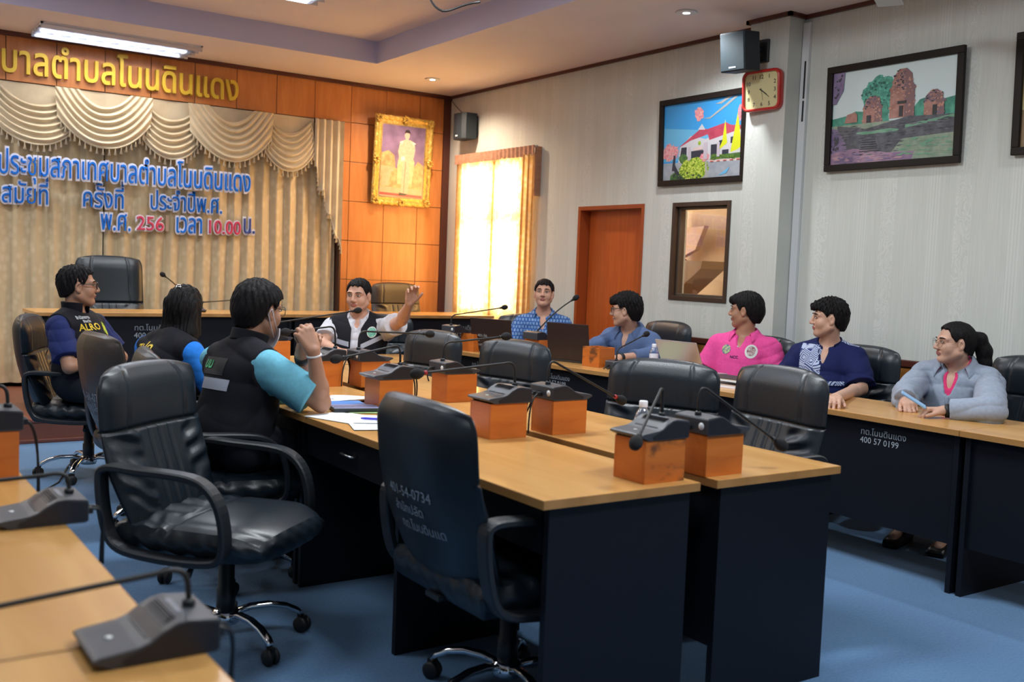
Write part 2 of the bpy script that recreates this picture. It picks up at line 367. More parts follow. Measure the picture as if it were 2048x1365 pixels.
mb = MB()                                                    # back wall: groove board and square veneer panels
mb.box(4.50, XR, YB+0.012, YB+0.25, 0.17, ZC, mi=1); mb.box(XL, XR, 10.06, 10.2, 0, ZC, mi=1); mb.box(4.498, 4.515, YB-0.004, 10.1, 0.17, 2.84, mi=1)
px = [4.515, 4.592, 4.996, 5.401, 5.700]; pz = [0.17, 0.405, 0.81, 1.215, 1.62, 2.03, 2.435, 2.838, 3.215]
for a, b in zip(px, px[1:]):
    for c, d in zip(pz, pz[1:]): mb.box(a+0.003, b-0.003, YB, YB+0.02, c+0.003, d-0.003, bev=0.002, mi=0)
mb.box(5.70, XR, YB-0.012, YB+0.02, 0.17, ZC, bev=0.003, mi=2)
struct(mb.build('wall_back', [WOOD_PANEL, GROOVE, WOOD_TRIM]))
mb = MB(); mb.box(XL, 4.6, YB+0.012, 10.1, 2.834, ZC, mi=1)    # fascia above the curtain
fx = [4.592-0.404*k for k in range(20)]
for b, a in zip(fx, fx[1:]): mb.box(a+0.003, b-0.003, YB-0.002, YB+0.02, 2.838, 3.215, bev=0.002)
struct(mb.build('wall_fascia', [WOOD_PANEL, GROOVE]))
mb = MB(); mb.box(XL, XR, YB-0.03, YB+0.02, 3.212, ZC, bev=0.006); struct(mb.build('trim_1', WOOD_TRIM))
mb = MB(); mb.box(XR-0.022, XR, YF, 4.93, 3.222, ZC); mb.box(XR-0.022, XR, 5.29, YB, 3.222, ZC)
mb.box(5.595, 5.622, 4.905, 5.315, 3.222, ZC); mb.box(5.595, XR, 4.905, 4.932, 3.222, ZC); mb.box(5.595, XR, 5.288, 5.315, 3.222, ZC)
struct(mb.build('trim_2', WOOD_TRIM))
mb = MB(); mb.box(XR-0.012, XR, YF, 4.93, 0.09, 0.86); mb.box(XR-0.012, XR, 5.29, 6.5, 0.09, 0.86); struct(mb.build('wall_wainscot', WOOD_WAINSCOT))
mb = MB(); mb.box(XR-0.028, XR, YF, 4.93, 0.86, 0.905, bev=0.006); mb.box(XR-0.028, XR, 5.29, 6.49, 0.86, 0.905, bev=0.006); struct(mb.build('trim_3', WOOD_TRIM))
mb = MB(); mb.box(XR-0.02, XR, YF, 4.93, 0, 0.10); mb.box(XR-0.02, XR, 5.29, 6.49, 0, 0.10); struct(mb.build('baseboard_right', WOOD_TRIM))
mb = MB(); mb.box(XL, XR, 7.94, 10.06, 0, 0.15); struct(mb.build('stage_base', STAGE_WOOD))
mb = MB(); mb.box(XL, XR, 7.925, 10.06, 0.15, 0.178, bev=0.008); struct(mb.build('floor_stage', STAGE_WOOD))
mb = MB(); mb.box(XL, XR, 7.915, 7.945, 0.0, 0.028, bev=0.006); struct(mb.build('trim_4', mat('stage_nosing', (0.16, 0.05, 0.035), 0.35)))
# door: frame lining, leaf
y0, y1, z0, z1 = DOOR
fr = MB(); d0 = XR-0.006; d1 = XR+0.15
fr.box(d0, d1, y0, y0+0.035, 0, z1); fr.box(d0, d1, y1-0.035, y1, 0, z1); fr.box(d0, d1, y0+0.035, y1-0.035, z1-0.035, z1)
DO = struct(fr.build('door_1', mat('door_frame_wood', (0.34, 0.068, 0.016), 0.32)))
lf = MB(); lf.box(XR+0.10, XR+0.14, y0+0.037, y1-0.05, 0.006, z1-0.037, bev=0.002); lf.build('door_leaf', WOOD_DOOR, DO)
hd = MB(); hd.tube([(XR+0.10, y0+0.10, 0.95), (XR+0.05, y0+0.10, 0.95), (XR+0.05, y0+0.20, 0.95)], 0.009); hd.build('door_handle', STEEL, DO)
# interior window with brown frame
y0, y1, z0, z1 = WIN2; BROWN = mat('brown_window_frame', (0.050, 0.028, 0.018), 0.35)
fr = MB(); e = 0.035
for a, b, c, d in ((y0, y0+e, z0, z1), (y1-e, y1, z0, z1), (y0+e, y1-e, z0, z0+e), (y0+e, y1-e, z1-e, z1)): fr.box(XR-0.012, XR+0.11, a, b, c, d, bev=0.003)
W2 = struct(fr.build('window_2', BROWN))
fr = MB(); e2 = 0.055
for a, b, c, d in ((y0+e, y0+e2, z0+e, z1-e), (y1-e2, y1-e, z0+e, z1-e), (y0+e2, y1-e2, z0+e, z0+e2), (y0+e2, y1-e2, z1-e2, z1-e)): fr.box(XR+0.03, XR+0.09, a, b, c, d, bev=0.003)
fr.build('window_sash', mat('window_sash_bronze', (0.10, 0.075, 0.055), 0.4, 0.3), W2)
def pane_mat(name, gl, tint):
    m = bpy.data.materials.new(name); m.use_nodes = True; nt = m.node_tree; nt.nodes.clear()
    out = N(nt, 'ShaderNodeOutputMaterial'); mx = N(nt, 'ShaderNodeMixShader'); mx.inputs[0].default_value = gl
    t = N(nt, 'ShaderNodeBsdfTransparent'); t.inputs[0].default_value = (*tint, 1); g = N(nt, 'ShaderNodeBsdfGlossy'); g.inputs[1].default_value = 0.03
    nt.links.new(t.outputs[0], mx.inputs[1]); nt.links.new(g.outputs[0], mx.inputs[2]); nt.links.new(mx.outputs[0], out.inputs[0]); return m
GLASS = pane_mat('window_glass', 0.10, (0.95, 0.95, 0.93))
gl = MB(); gl.box(XR+0.058, XR+0.062, y0+e2, y1-e2, z0+e2, z1-e2); gl.build('pane', GLASS, W2)
# added backdrop room; the shapes in it copy a reflection on the pane
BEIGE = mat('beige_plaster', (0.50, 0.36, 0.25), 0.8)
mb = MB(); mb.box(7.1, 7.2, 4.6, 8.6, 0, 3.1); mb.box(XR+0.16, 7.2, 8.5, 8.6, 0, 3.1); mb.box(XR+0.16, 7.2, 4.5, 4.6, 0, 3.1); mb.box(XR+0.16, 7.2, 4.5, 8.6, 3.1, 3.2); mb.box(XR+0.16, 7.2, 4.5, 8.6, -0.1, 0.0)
struct(mb.build('wall_backdrop', BEIGE))
l = bpy.data.lights.new('backdrop_fill', 'POINT'); l.energy = 45; l.color = (1.0, 0.85, 0.66); l.shadow_soft_size = 0.12  # fill light added to brighten the backdrop room, not a known lamp
lo = bpy.data.objects.new('backdrop_fill', l); COL.objects.link(lo); lo.location = (6.5, 5.2, 2.7)
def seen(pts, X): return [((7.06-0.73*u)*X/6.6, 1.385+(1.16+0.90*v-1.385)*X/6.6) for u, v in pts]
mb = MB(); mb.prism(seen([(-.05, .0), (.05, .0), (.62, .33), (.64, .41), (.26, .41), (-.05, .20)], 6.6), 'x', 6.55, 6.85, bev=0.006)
tag(mb.build('reflection_beam', mat('brown_reflection', (0.20, 0.115, 0.05), 0.5)), 'brown slanting shape added behind the small framed window for a reflection', 'reflection shape')  # solid added to give the reflected brown band a body
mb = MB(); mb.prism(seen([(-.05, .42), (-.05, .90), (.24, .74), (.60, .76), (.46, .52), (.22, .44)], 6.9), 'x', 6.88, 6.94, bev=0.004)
tag(mb.build('reflection_slant', mat('pinkish_reflection', (0.40, 0.25, 0.20), 0.6)), 'pinkish slanted shape added behind the glass of the small framed window for a reflection', 'partition')  # pinkish reflected area, built as an added slab
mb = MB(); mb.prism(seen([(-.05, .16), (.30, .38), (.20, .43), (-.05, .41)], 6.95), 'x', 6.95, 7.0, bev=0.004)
tag(mb.build('reflection_patch', mat('orange_reflection', (0.50, 0.17, 0.05), 0.5)), 'small orange shape added above the brown one behind the framed window for a reflection', 'board')  # reflected orange patch, added here as a thin solid
# curtained window: frame, panes
y0, y1, z0, z1 = WIN1; fr = MB(); AL = mat('window_frame_dark', (0.10, 0.075, 0.05), 0.5)
for a, b, c, d in ((y0, y0+0.05, z0, z1), (y1-0.05, y1, z0, z1), (y0, y1, z0, z0+0.05), (y0, y1, z1-0.05, z1), ((y0+y1)/2-0.035, (y0+y1)/2+0.035, z0, z1), (y0, y1, 1.86, 1.95)): fr.box(XR+0.02, XR+0.07, a, b, c, d)
W1 = struct(fr.build('window_1', AL))
gl = MB(); gl.box(XR+0.042, XR+0.046, y0+0.05, y1-0.05, z0+0.05, z1-0.05); gl.build('pane', pane_mat('clear_pane', 0.05, (0.98, 0.98, 0.98)), W1)

# ------------------------------------------------------------------ ceiling fittings
TUBE = mat('lit_tube', (1, 1, 1), emit=(1.0, 0.97, 0.95), estr=5.0)
def louver(name, cx, cy, z, sx, sy, label, group, nx=9, ny=2):
    t = thing(name, label, 'ceiling light', (cx, cy, z), 0, group)
    f = MB(); b = 0.018
    for a, c, d, e in ((-sx/2, sx/2, -sy/2, -sy/2+b), (-sx/2, sx/2, sy/2-b, sy/2), (-sx/2, -sx/2+b, -sy/2, sy/2), (sx/2-b, sx/2, -sy/2, sy/2)): f.box(a, c, d, e, -0.012, 0.004)
    f.build('trim_frame', mat('fixture_white', (0.75, 0.75, 0.78), 0.4), t)
    p = MB(); p.add([(-sx/2, -sy/2, 0.003), (sx/2, -sy/2, 0.003), (sx/2, sy/2, 0.003), (-sx/2, sy/2, 0.003)], [(0, 3, 2, 1)]); p.build('reflector', mat('fixture_reflector', (0.16, 0.18, 0.30), 0.3, 0.5), t)
    tb = MB()
    for k in range(ny): yy = -sy/2+sy*(k+0.5)/ny; tb.tube([(-sx/2+0.05, yy, -0.012), (sx/2-0.05, yy, -0.012)], 0.009, 8)
    tb.build('lit_tubes', TUBE, t)
    g = MB()
    for k in range(1, nx+1): x = -sx/2+sx*k/(nx+1); g.add([(x, -sy/2+b, 0), (x, sy/2-b, 0), (x, sy/2-b, -0.05), (x, -sy/2+b, -0.05)], [(0, 1, 2, 3)])
    for k in range(0, 2*ny+1): y = -sy/2+b+(sy-2*b)*k/(2*ny); g.add([(-sx/2, y, 0), (sx/2, y, 0), (sx/2, y, -0.05), (-sx/2, y, -0.05)], [(0, 1, 2, 3)])
    g.build('louver', mat('louver_blade', (0.62, 0.66, 0.76), 0.16, 1.0), t); return t
for i, (x, y) in enumerate(FIX_TRAY):
    if i == 0: louver('ceiling_light', x, y, ZT, 1.36, 0.56, 'louvred fluorescent light in the raised ceiling tray, cut by the top of the picture', None)
for i, (x, y) in enumerate(FIX_EDGE):
    if i == 0: louver('ceiling_light', x, y, ZC, 1.32, 0.47, 'long louvred fluorescent light in the ceiling above the gold wall letters', None, 9, 2)
dl = None
for i, (x, y) in enumerate(DOWN[:2]):
    t = thing('downlight', ['lit round downlight in the ceiling near the corner above the gold portrait', 'lit round downlight in the ceiling near the black speaker on the pillar'][i], 'downlight', (x, y, ZC), 0, 'round ceiling downlights')
    MB().lathe([(0.052, -0.001), (0.075, -0.001), (0.078, -0.006), (0.070, -0.011), (0.054, -0.010)], 28).build('trim_ring', mat('fixture_white', (0.75, 0.75, 0.78), 0.4), t)
    MB().lathe([(0.001, -0.005), (0.054, -0.005), (0.05, -0.008), (0.001, -0.012)], 24).build('lit_bulb', mat('lit_bulb', (1, 1, 1), emit=(0.98, 0.98, 1.0), estr=30), t)
pj = thing('projector', 'white projector hanging from the ceiling with a glossy underside', 'projector', (3.25, 5.15, 3.04), math.radians(-20))
MB().box(-0.20, 0.20, -0.17, 0.17, 0, 0.12, bev=0.025, seg=3).build('body', mat('projector_white', (0.62, 0.60, 0.72), 0.18, coat=0.5), pj)
MB().lathe([(0.02, 0.12), (0.02, 0.41), (0.06, 0.41), (0.06, 0.414)], 12).build('ceiling_pole', STEEL, pj)
MB().lathe([(0.045, 0), (0.045, 0.03), (0.035, 0.035)], 16, M=Matrix.Translation((0.05, -0.165, 0.06)) @ Matrix.Rotation(PI/2, 4, 'X')).build('lens', mat('lens_black', (0.02, 0.02, 0.03), 0.1), pj)
tag(MB().tube(bez(at(890, 14, 5.9), at(850, -70, 5.9), at(845, 10, 5.6), at(885, 22, 5.5), 14)[4:]+bez(at(885, 22, 5.5), at(905, 24, 5.5), at(920, 8, 5.5), at(960, 4, 5.45), 8)[1:], 0.006, 8).build('hanging_cable', RUBBER), 'loop of black cable hanging below the ceiling projector', 'cable')
fn = thing('ceiling_fan', 'pale ceiling fan blade end at the top right above the ruins picture', 'ceiling fan', (4.75, 3.55, 2.98))
MB().box(-0.52, 0.42, -0.07, 0.07, 0, 0.012, bev=0.004, M=Matrix.Rotation(0.5, 4, 'Z')).build('blade', mat('fan_white', (0.62, 0.66, 0.68), 0.4), fn)
MB().lathe([(0.001, -0.03), (0.07, -0.02), (0.08, 0.02), (0.03, 0.06), (0.012, 0.08), (0.012, 0.26), (0.05, 0.27)], 20).build('motor', mat('fan_white', (0.62, 0.66, 0.68), 0.4), fn)

# ------------------------------------------------------------------ curtains
def curtain_fabric():
    m = mat('gold_curtain_fabric', (0.50, 0.40, 0.26), 0.55, spec=0.35, sheen=0.4); nt = m.node_tree; b = nt.nodes['Principled BSDF']; L = nt.links.new
    mp = mapped(nt, (1, 1, 0.8)); v = N(nt, 'ShaderNodeTexVoronoi', feature='F1'); v.inputs['Scale'].default_value = 16; L(mp.outputs[0], v.inputs['Vector'])
    r = ramp(nt, [(0.15, (0.66, 0.55, 0.37)), (0.55, (0.56, 0.45, 0.28))]); L(v.outputs['Distance'], r.inputs[0]); L(r.outputs[0], b.inputs['Base Color']); return m
CURT = curtain_fabric()
SATIN = noise_mat('swag_satin', (0.60, 0.50, 0.34), (0.68, 0.58, 0.41), (1, 1, 1), 8, 3, 0.36, 0.5, sheen=0.3)
FRINGE = mat('fringe_cream', (0.60, 0.52, 0.38), 0.8)
def pleats(x0, x1, z0, z1, period, amp, ph=0.0):
    n = int((x1-x0)/period*14)
    def fn(u, v):
        x = x0+(x1-x0)*u; t = (x/period+ph+0.10*math.sin(x*3.1)) % 1.0
        tri = (t/0.32 if t < 0.32 else (1-t)/0.68); k = 0.8+0.2*v
        return (x+0.010*math.sin(z0*7+v*5+x*9)*v, YB+0.075-amp*k*(tri**0.8-0.5)+0.004*math.sin(v*9+x*40), z1-(z1-z0)*v)
    mb = MB(); mb.grid(fn, n, 14); return mb
tag(pleats(2.19, 4.485, 0.215, 2.80, 0.145, 0.055).build('stage_curtain', CURT), 'pleated beige stage curtain panel right of the dark centre slit', 'curtain', 'stage curtain panels')
tag(pleats(XL+0.02, 2.178, 0.215, 2.80, 0.145, 0.055, 0.3).build('stage_curtain', CURT), 'pleated beige stage curtain panel left of the dark centre slit', 'curtain', 'stage curtain panels')
def tassels(mb, pts, step=0.052, L=0.062):
    'a braid with hanging tassels along a line of points'
    P = [Vector(p) for p in pts]; mb.tube(P, 0.008, 6); acc = 0.0
    for a, b in zip(P, P[1:]):
        d = (b-a).length; t = step-acc
        while t < d:
            q = a.lerp(b, t/d); mb.lathe([(0.003, 0), (0.006, -0.012), (0.004, -0.018), (0.014, -L), (0.001, -L-0.002)], 7, q); t += step
        acc = (acc+d) % step
    return mb
def swag(x0, x1, drop, over, label):
    top = 2.826; yc = YB-0.018-(0.040 if over else 0.0); w = x1-x0; cx = (x0+x1)/2
    def fn(u, v):
        e = abs(2*u-1)
        if over:
            if v < 0.6: hx = w/2-0.24*w*(1-v/0.6); zs = top
            else: hx = w/2-0.02*(v-0.6)/0.4; zs = top-0.25*((v-0.6)/0.4)**1.2
            zm = top-0.13-(drop-0.13)*v
        else: hx = w/2*(0.80+0.20*v); zs = top-0.03-0.29*v**1.1; zm = top-0.17-(drop-0.17)*v
        arch = 1-e**2.1
        z = zs*(1-arch)+zm*arch
        r = math.sin(2*PI*(6.0*v+0.12*math.sin(u*7+x0*9))-0.6)
        y = yc-0.020*r*(0.30+0.70*arch)*(1 if v > 0.03 else 0.3)-0.055*arch*v**0.8
        return (cx+hx*(2*u-1), y, z)
    t = thing('swag', label, 'curtain swag', (0, 0, 0), 0, 'swags of the stage valance')
    MB().grid(fn, 40, 72).build('draped_cloth', SATIN, t)
    P = [fn(i/40, 1.0) for i in range(41)]
    if not over: P = [fn(0, i/8) for i in range(8)]+P+[fn(1, 1-i/8) for i in range(1, 9)]
    f = MB(); tassels(f, P); f.build('tassel_fringe', FRINGE, t)
    return t
where = ['cut by the left picture edge', 'above the second foam word in the second line', 'below the middle of the gold letters', 'right of the last gold letter', 'rightmost, beside the hanging cascade']
for k, (a, b, d, ov) in enumerate([(1.25, 1.95, 0.52, False), (1.74, 2.58, 0.50, True), (2.46, 3.06, 0.54, False), (2.90, 3.74, 0.51, True), (3.62, 4.20, 0.55, False)]):
    swag(a, b, d, ov, 'draped cream satin valance swag with tassels, '+where[k])
mb = MB(); mb.grid(lambda u, v: (1.0+3.19*u, YB+0.012+0.004*math.sin(u*60), 2.832-0.30*v), 60, 3); tag(mb.build('valance_band', SATIN), 'flat cream valance band behind the swags under the wood fascia', 'valance')
cs = thing('curtain_cascade', 'stepped cream side drape with tassel edge at the right end of the valance', 'curtain', (0, 0, 0))
def casc(u, v):
    x = 4.185+0.315*u; zb = 2.35-0.82*u+0.05*math.sin(u*22); z = 2.832-(2.832-zb)*v
    return (x, YB-0.03-0.02*math.sin(u*26), z)
MB().grid(casc, 44, 20).build('draped_cloth', SATIN, cs)
f = MB(); tassels(f, [casc(i/40, 1.0) for i in range(41)], 0.045, 0.055); f.build('tassel_fringe', FRINGE, cs)
# sunlit curtain on the right-hand window
def sun_curtain():
    m = bpy.data.materials.new('sunlit_curtain'); m.use_nodes = True; nt = m.node_tree; nt.nodes.clear(); L = nt.links.new
    out = N(nt, 'ShaderNodeOutputMaterial'); mx = N(nt, 'ShaderNodeMixShader'); mx.inputs[0].default_value = 0.55
    d = N(nt, 'ShaderNodeBsdfDiffuse'); t = N(nt, 'ShaderNodeBsdfTranslucent')
    mp = mapped(nt, (1, 9, 9)); v = N(nt, 'ShaderNodeTexVoronoi'); v.inputs['Scale'].default_value = 2.2; L(mp.outputs[0], v.inputs['Vector'])
    r = ramp(nt, [(0.2, (0.95, 0.72, 0.36)), (0.6, (0.86, 0.52, 0.17))]); L(v.outputs['Distance'], r.inputs[0])
    d.inputs[0].default_value = (0.62, 0.36, 0.17, 1); L(r.outputs[0], t.inputs[0])
    L(d.outputs[0], mx.inputs[1]); L(t.outputs[0], mx.inputs[2]); L(mx.outputs[0], out.inputs[0]); return m
SUNC = sun_curtain(); SUNH = noise_mat('curtain_heading', (0.42, 0.20, 0.12), (0.50, 0.27, 0.17), (1, 8, 8), 3, 2, 0.8)
sc = thing('window_curtain', 'glowing yellow curtain over the sunlit window by the corner', 'curtain', (0, 0, 0))
def wc(y0, y1, per, am, z0=0.62, xo=0.0):
    def fn(u, v):
        y = y0+(y1-y0)*u; return (XR-0.07-xo-am*math.sin(y/per*2*PI)*(0.6+0.4*v)-0.012*math.sin(y*17), y+0.012*v*math.sin(y*30), 2.50-(2.50-z0)*v)
    return fn
MB().grid(wc(8.80, 9.54, 0.105, 0.012), 80, 14).build('curtain_panel', SUNC, sc)
MB().grid(wc(8.22, 8.815, 0.105, 0.012), 70, 14).build('curtain_panel', SUNC, sc)
MB().grid(wc(8.06, 8.235, 0.07, 0.030, 0.62, 0.01), 40, 14).build('gathered_edge', SUNC, sc)
h = MB(); h.grid(lambda u, v: (XR-0.085-0.008*math.sin(u*130), 8.06+1.49*u, 2.585-0.10*v), 150, 2); h.box(XR-0.07, XR, 8.055, 8.07, 2.10, 2.575); h.build('pleated_heading', SUNH, sc)
MB().tube([(XR-0.06, 8.05, 2.575), (XR-0.06, 9.56, 2.575)], 0.010, 8).build('curtain_rail', STEEL, sc)

# ------------------------------------------------------------------ lettering on the back wall
GOLD = mat('gold_letter', (0.72, 0.50, 0.045), 0.32, 0.15)
BLUE = mat('blue_foam', (0.008, 0.17, 0.72), 0.7, spec=0.2); NAVYB = mat('navy_foam', (0.03, 0.07, 0.35), 0.6); PINK = mat('red_foam', (0.62, 0.045, 0.11), 0.6); WFOAM = mat('white_foam', (0.80, 0.82, 0.94), 0.6); FADE = mat('faded_foam', (0.45, 0.33, 0.24), 0.7)
def sign(s, x0, x1, z, y, size, face, label, cat, name, group, bold=0.02, backing=True, depth=0.012):
    a, f = thai(s, size, bold*size, depth); mb = MB(); v, f = place_text((a, f), (x0, y, z), (1, 0, 0), (0, 0, 1), x1-x0); mb.add(v, f); o = mb.build(name, face, recalc=False)
    tag(o, label, cat, group)
    if backing:
        a2, f2 = thai(s, size, (bold+0.070)*size, depth*0.5); e = (a2[:, 0].max()-a2[:, 0].min())/(a[:, 0].max()-a[:, 0].min()); w = (x1-x0); k = w*(e-1)/2
        mb = MB(); v, f = place_text((a2, f2), (x0-k, y+depth*1.4, z), (1, 0, 0), (0, 0, 1), w*e); mb.add(v, f); mb.build('white_backing', WFOAM, o, recalc=False)
    return o
sign('บาลตำบลโนนดินแดง', 1.325, 3.385, 2.905, YB-0.022, 0.335, GOLD, 'row of raised gold Thai letters on the wood fascia above the curtain', 'lettering', 'gold_lettering', None, 0.014, False, 0.018)
BG = 'foam words pinned on the stage curtain'
YT = YB-0.035
sign('ประชุมสภาเทศบาลตำบลโนนดินแดง', 1.30, 3.50, 2.035, YT-0.06, 0.29, BLUE, 'long blue foam words in the top line on the curtain', 'lettering', 'foam_word', BG, -0.006)
sign('สมัยที่', 1.335, 1.70, 1.795, YB-0.004, 0.245, BLUE, 'blue foam word at the left end of the second line on the curtain', 'lettering', 'foam_word', BG, -0.006)
sign('ครั้งที่', 1.995, 2.34, 1.80, YB-0.004, 0.245, BLUE, 'blue foam word in the middle of the second line, crossing the curtain slit', 'lettering', 'foam_word', BG, -0.006)
sign('ประจำปีพ.ศ.', 2.585, 3.255, 1.813, YB-0.004, 0.245, BLUE, 'blue foam words at the right end of the second line on the curtain', 'lettering', 'foam_word', BG, -0.006)
sign('พ.ศ.', 2.146, 2.405, 1.600, YB-0.004, 0.265, BLUE, 'blue foam abbreviation at the left end of the third line', 'lettering', 'foam_word', BG, -0.006)
sign('256', 2.461, 2.705, 1.618, YB-0.004, 0.185, PINK, 'red foam number 256 in the third line', 'lettering', 'foam_word', BG, -0.004)
sign('1', 2.728, 2.758, 1.618, YB+0.030, 0.22, FADE, 'faded thin digit after the red number 256', 'lettering', 'foam_word', BG, 0.0, False)
sign('เวลา', 2.826, 3.063, 1.610, YB-0.004, 0.265, BLUE, 'blue foam word between the two red numbers', 'lettering', 'foam_word', BG, -0.006)
sign('10.00', 3.135, 3.445, 1.620, YB-0.004, 0.185, PINK, 'red foam time 10.00 in the third line', 'lettering', 'foam_word', BG, -0.002)
sign('น.', 3.490, 3.597, 1.638, YB+0.028, 0.27, NAVYB, 'dark blue foam letter at the right end of the third line', 'lettering', 'foam_word', BG, -0.006)
# ------------------------------------------------------------------ tables
def table(name, label, loc, rz, L, W=0.60, drawer_side=None, modesty=0.05, mod_z=0.20, mids=(), wood=None, group=None, marks=()):
    'top runs along local y from 0 to L, local x from 0 to W; modesty panel near x = modesty'
    t = thing(name, label, 'table', loc, rz, group)
    tp = MB(); tp.box(0, W, 0, L, 0.722, 0.75, bev=0.002); o = tp.build('tabletop', wood or WOOD_TOP, t)
    e = MB()
    for a, b, c, d in ((-0.0015, 0, 0, L), (W, W+0.0015, 0, L), (0, W, -0.0015, 0), (0, W, L, L+0.0015)): e.box(a, b, c, d, 0.7235, 0.7485)
    e.build('edge_band', WOOD_EDGE, t)
    for y in (0.012, *mids, L-0.037): MB().box(0.03, W-0.03, y, y+0.025, 0, 0.722, bev=0.0015).build('end_panel', BLACK_PANEL, t)
    MB().box(modesty, modesty+0.018, 0.037, L-0.037, mod_z, 0.722).build('modesty_panel', BLACK_PANEL, t)
    if drawer_side is not None:
        ys = [0.037, *mids, L-0.037]
        for a, b in zip(ys, ys[1:]):
            x = 0.045 if drawer_side == 0 else W-0.045; s = 1 if drawer_side == 0 else -1
            d = MB(); d.box(min(x, x+s*0.4), max(x, x+s*0.4), a+0.03, b-0.005, 0.575, 0.715, bev=0.003); dd = d.build('drawer', BLACK_PANEL, t)
            ym = (a+b)/2; h = MB(); h.tube([(x, ym-0.05, 0.645), (x-s*0.022, ym-0.045, 0.645), (x-s*0.022, ym+0.045, 0.645), (x, ym+0.05, 0.645)], 0.005, 8); h.build('handle', STEEL, dd)
    for (y, lines, sz) in marks:
        mb = MB()
        for k, s in enumerate(lines):
            v, f = place_text(thai(s, sz, 0.0, 0.0, 2), (modesty-0.001, y, 0.648-k*sz*0.95), (0, -1, 0), (0, 0, 1)); mb.add(v, f)
        mb.build('painted_marking', INK_BRIGHT, t, recalc=False)
    return t
MARK = ('ทต.โนนดินแดง', '400 57 0199')
CG = 'double row of tables in the middle'
table('meeting_table', 'maple table nearest in the left middle row, white papers on it', (1.66, 2.235, 0), 0, 1.79, 0.60, 0, 0.55, 0.2, (0.89,), group=CG)
table('meeting_table', 'maple table farther back in the left middle row, before the woman with the hair clip', (1.66, 4.03, 0), 0, 1.79, 0.60, 0, 0.55, 0.2, (0.89,), group=CG)
table('meeting_table', 'maple table nearest in the right middle row, water bottle on it', (2.335, 2.235, 0), 0, 1.79, 0.60, None, 0.03, 0.2, (), group=CG)
table('meeting_table', 'maple table farther back in the right middle row, under two far microphone boxes', (2.335, 4.03, 0), 0, 1.79, 0.60, None, 0.03, 0.2, (), group=CG)
table('meeting_table', 'maple table across the far end of the middle rows, before the pointing man', (1.70, 6.46, 0), -PI/2, 1.75, 0.60, None, 0.55, 0.2, (), WOOD_TOPX, CG)
RG = 'tables along the right wall'
table('meeting_table', 'maple table at the right picture edge, beside the grey jacket woman', (4.19, 0.44, 0), 0, 2.13, 0.60, None, 0.045, 0.22, (), group=RG)
table('meeting_table', 'maple table with white lettering on its black front, before the grey jacket woman', (4.19, 2.575, 0), 0, 2.13, 0.60, None, 0.045, 0.22, (), group=RG, marks=((0.545, MARK, 0.043),))
table('meeting_table', 'maple table carrying the two black laptops by the right wall', (4.215, 4.715, 0), math.radians(5.4), 2.05, 0.60, None, 0.045, 0.22, (), group=RG, marks=((1.78, MARK, 0.043), (0.95, MARK, 0.043)))
LG = 'tables in the left foreground'
table('meeting_table', 'foreground maple table under the nearest microphone at the lower left', (-0.105, 0.2, 0), 0, 1.50, 0.62, None, 0.06, 0.22, (), group=LG)
table('meeting_table', 'foreground maple table under the second microphone at the left edge', (-0.14, 1.705, 0), 0, 1.54, 0.62, None, 0.06, 0.22, (), group=LG)
SG = 'long black fronted tables on the stage'
def stage_table(x0, x1, label, marks):
    t = thing('stage_table', label, 'table', (x0, 8.28, 0.178), 0, SG); L = x1-x0
    MB().box(0, L, 0, 0.6, 0.722, 0.75, bev=0.002).build('tabletop', WOOD_TOPX, t); MB().box(0, L, -0.0015, 0, 0.7235, 0.7485).build('edge_band', WOOD_EDGE, t)
    for x in (0.012, L-0.037): MB().box(x, x+0.025, 0.03, 0.57, 0, 0.722).build('end_panel', BLACK_PANEL, t)
    MB().box(0.037, L-0.037, 0.045, 0.063, 0.05, 0.722).build('modesty_panel', BLACK_PANEL, t)
    for x in marks:
        mb = MB()
        for k, s in enumerate(MARK): v, f = place_text(thai(s, 0.062, 0, 0, 2), (x, 0.043, 0.61-k*0.06), (1, 0, 0), (0, 0, 1)); mb.add(v, f)
        mb.build('painted_marking', INK_WHITE, t, recalc=False)
stage_table(1.36, 3.40, 'stage table with a black front behind the woman with the hair clip', (0.72,))
stage_table(3.405, 5.455, 'stage table with a black front behind the pointing man', (1.58,))

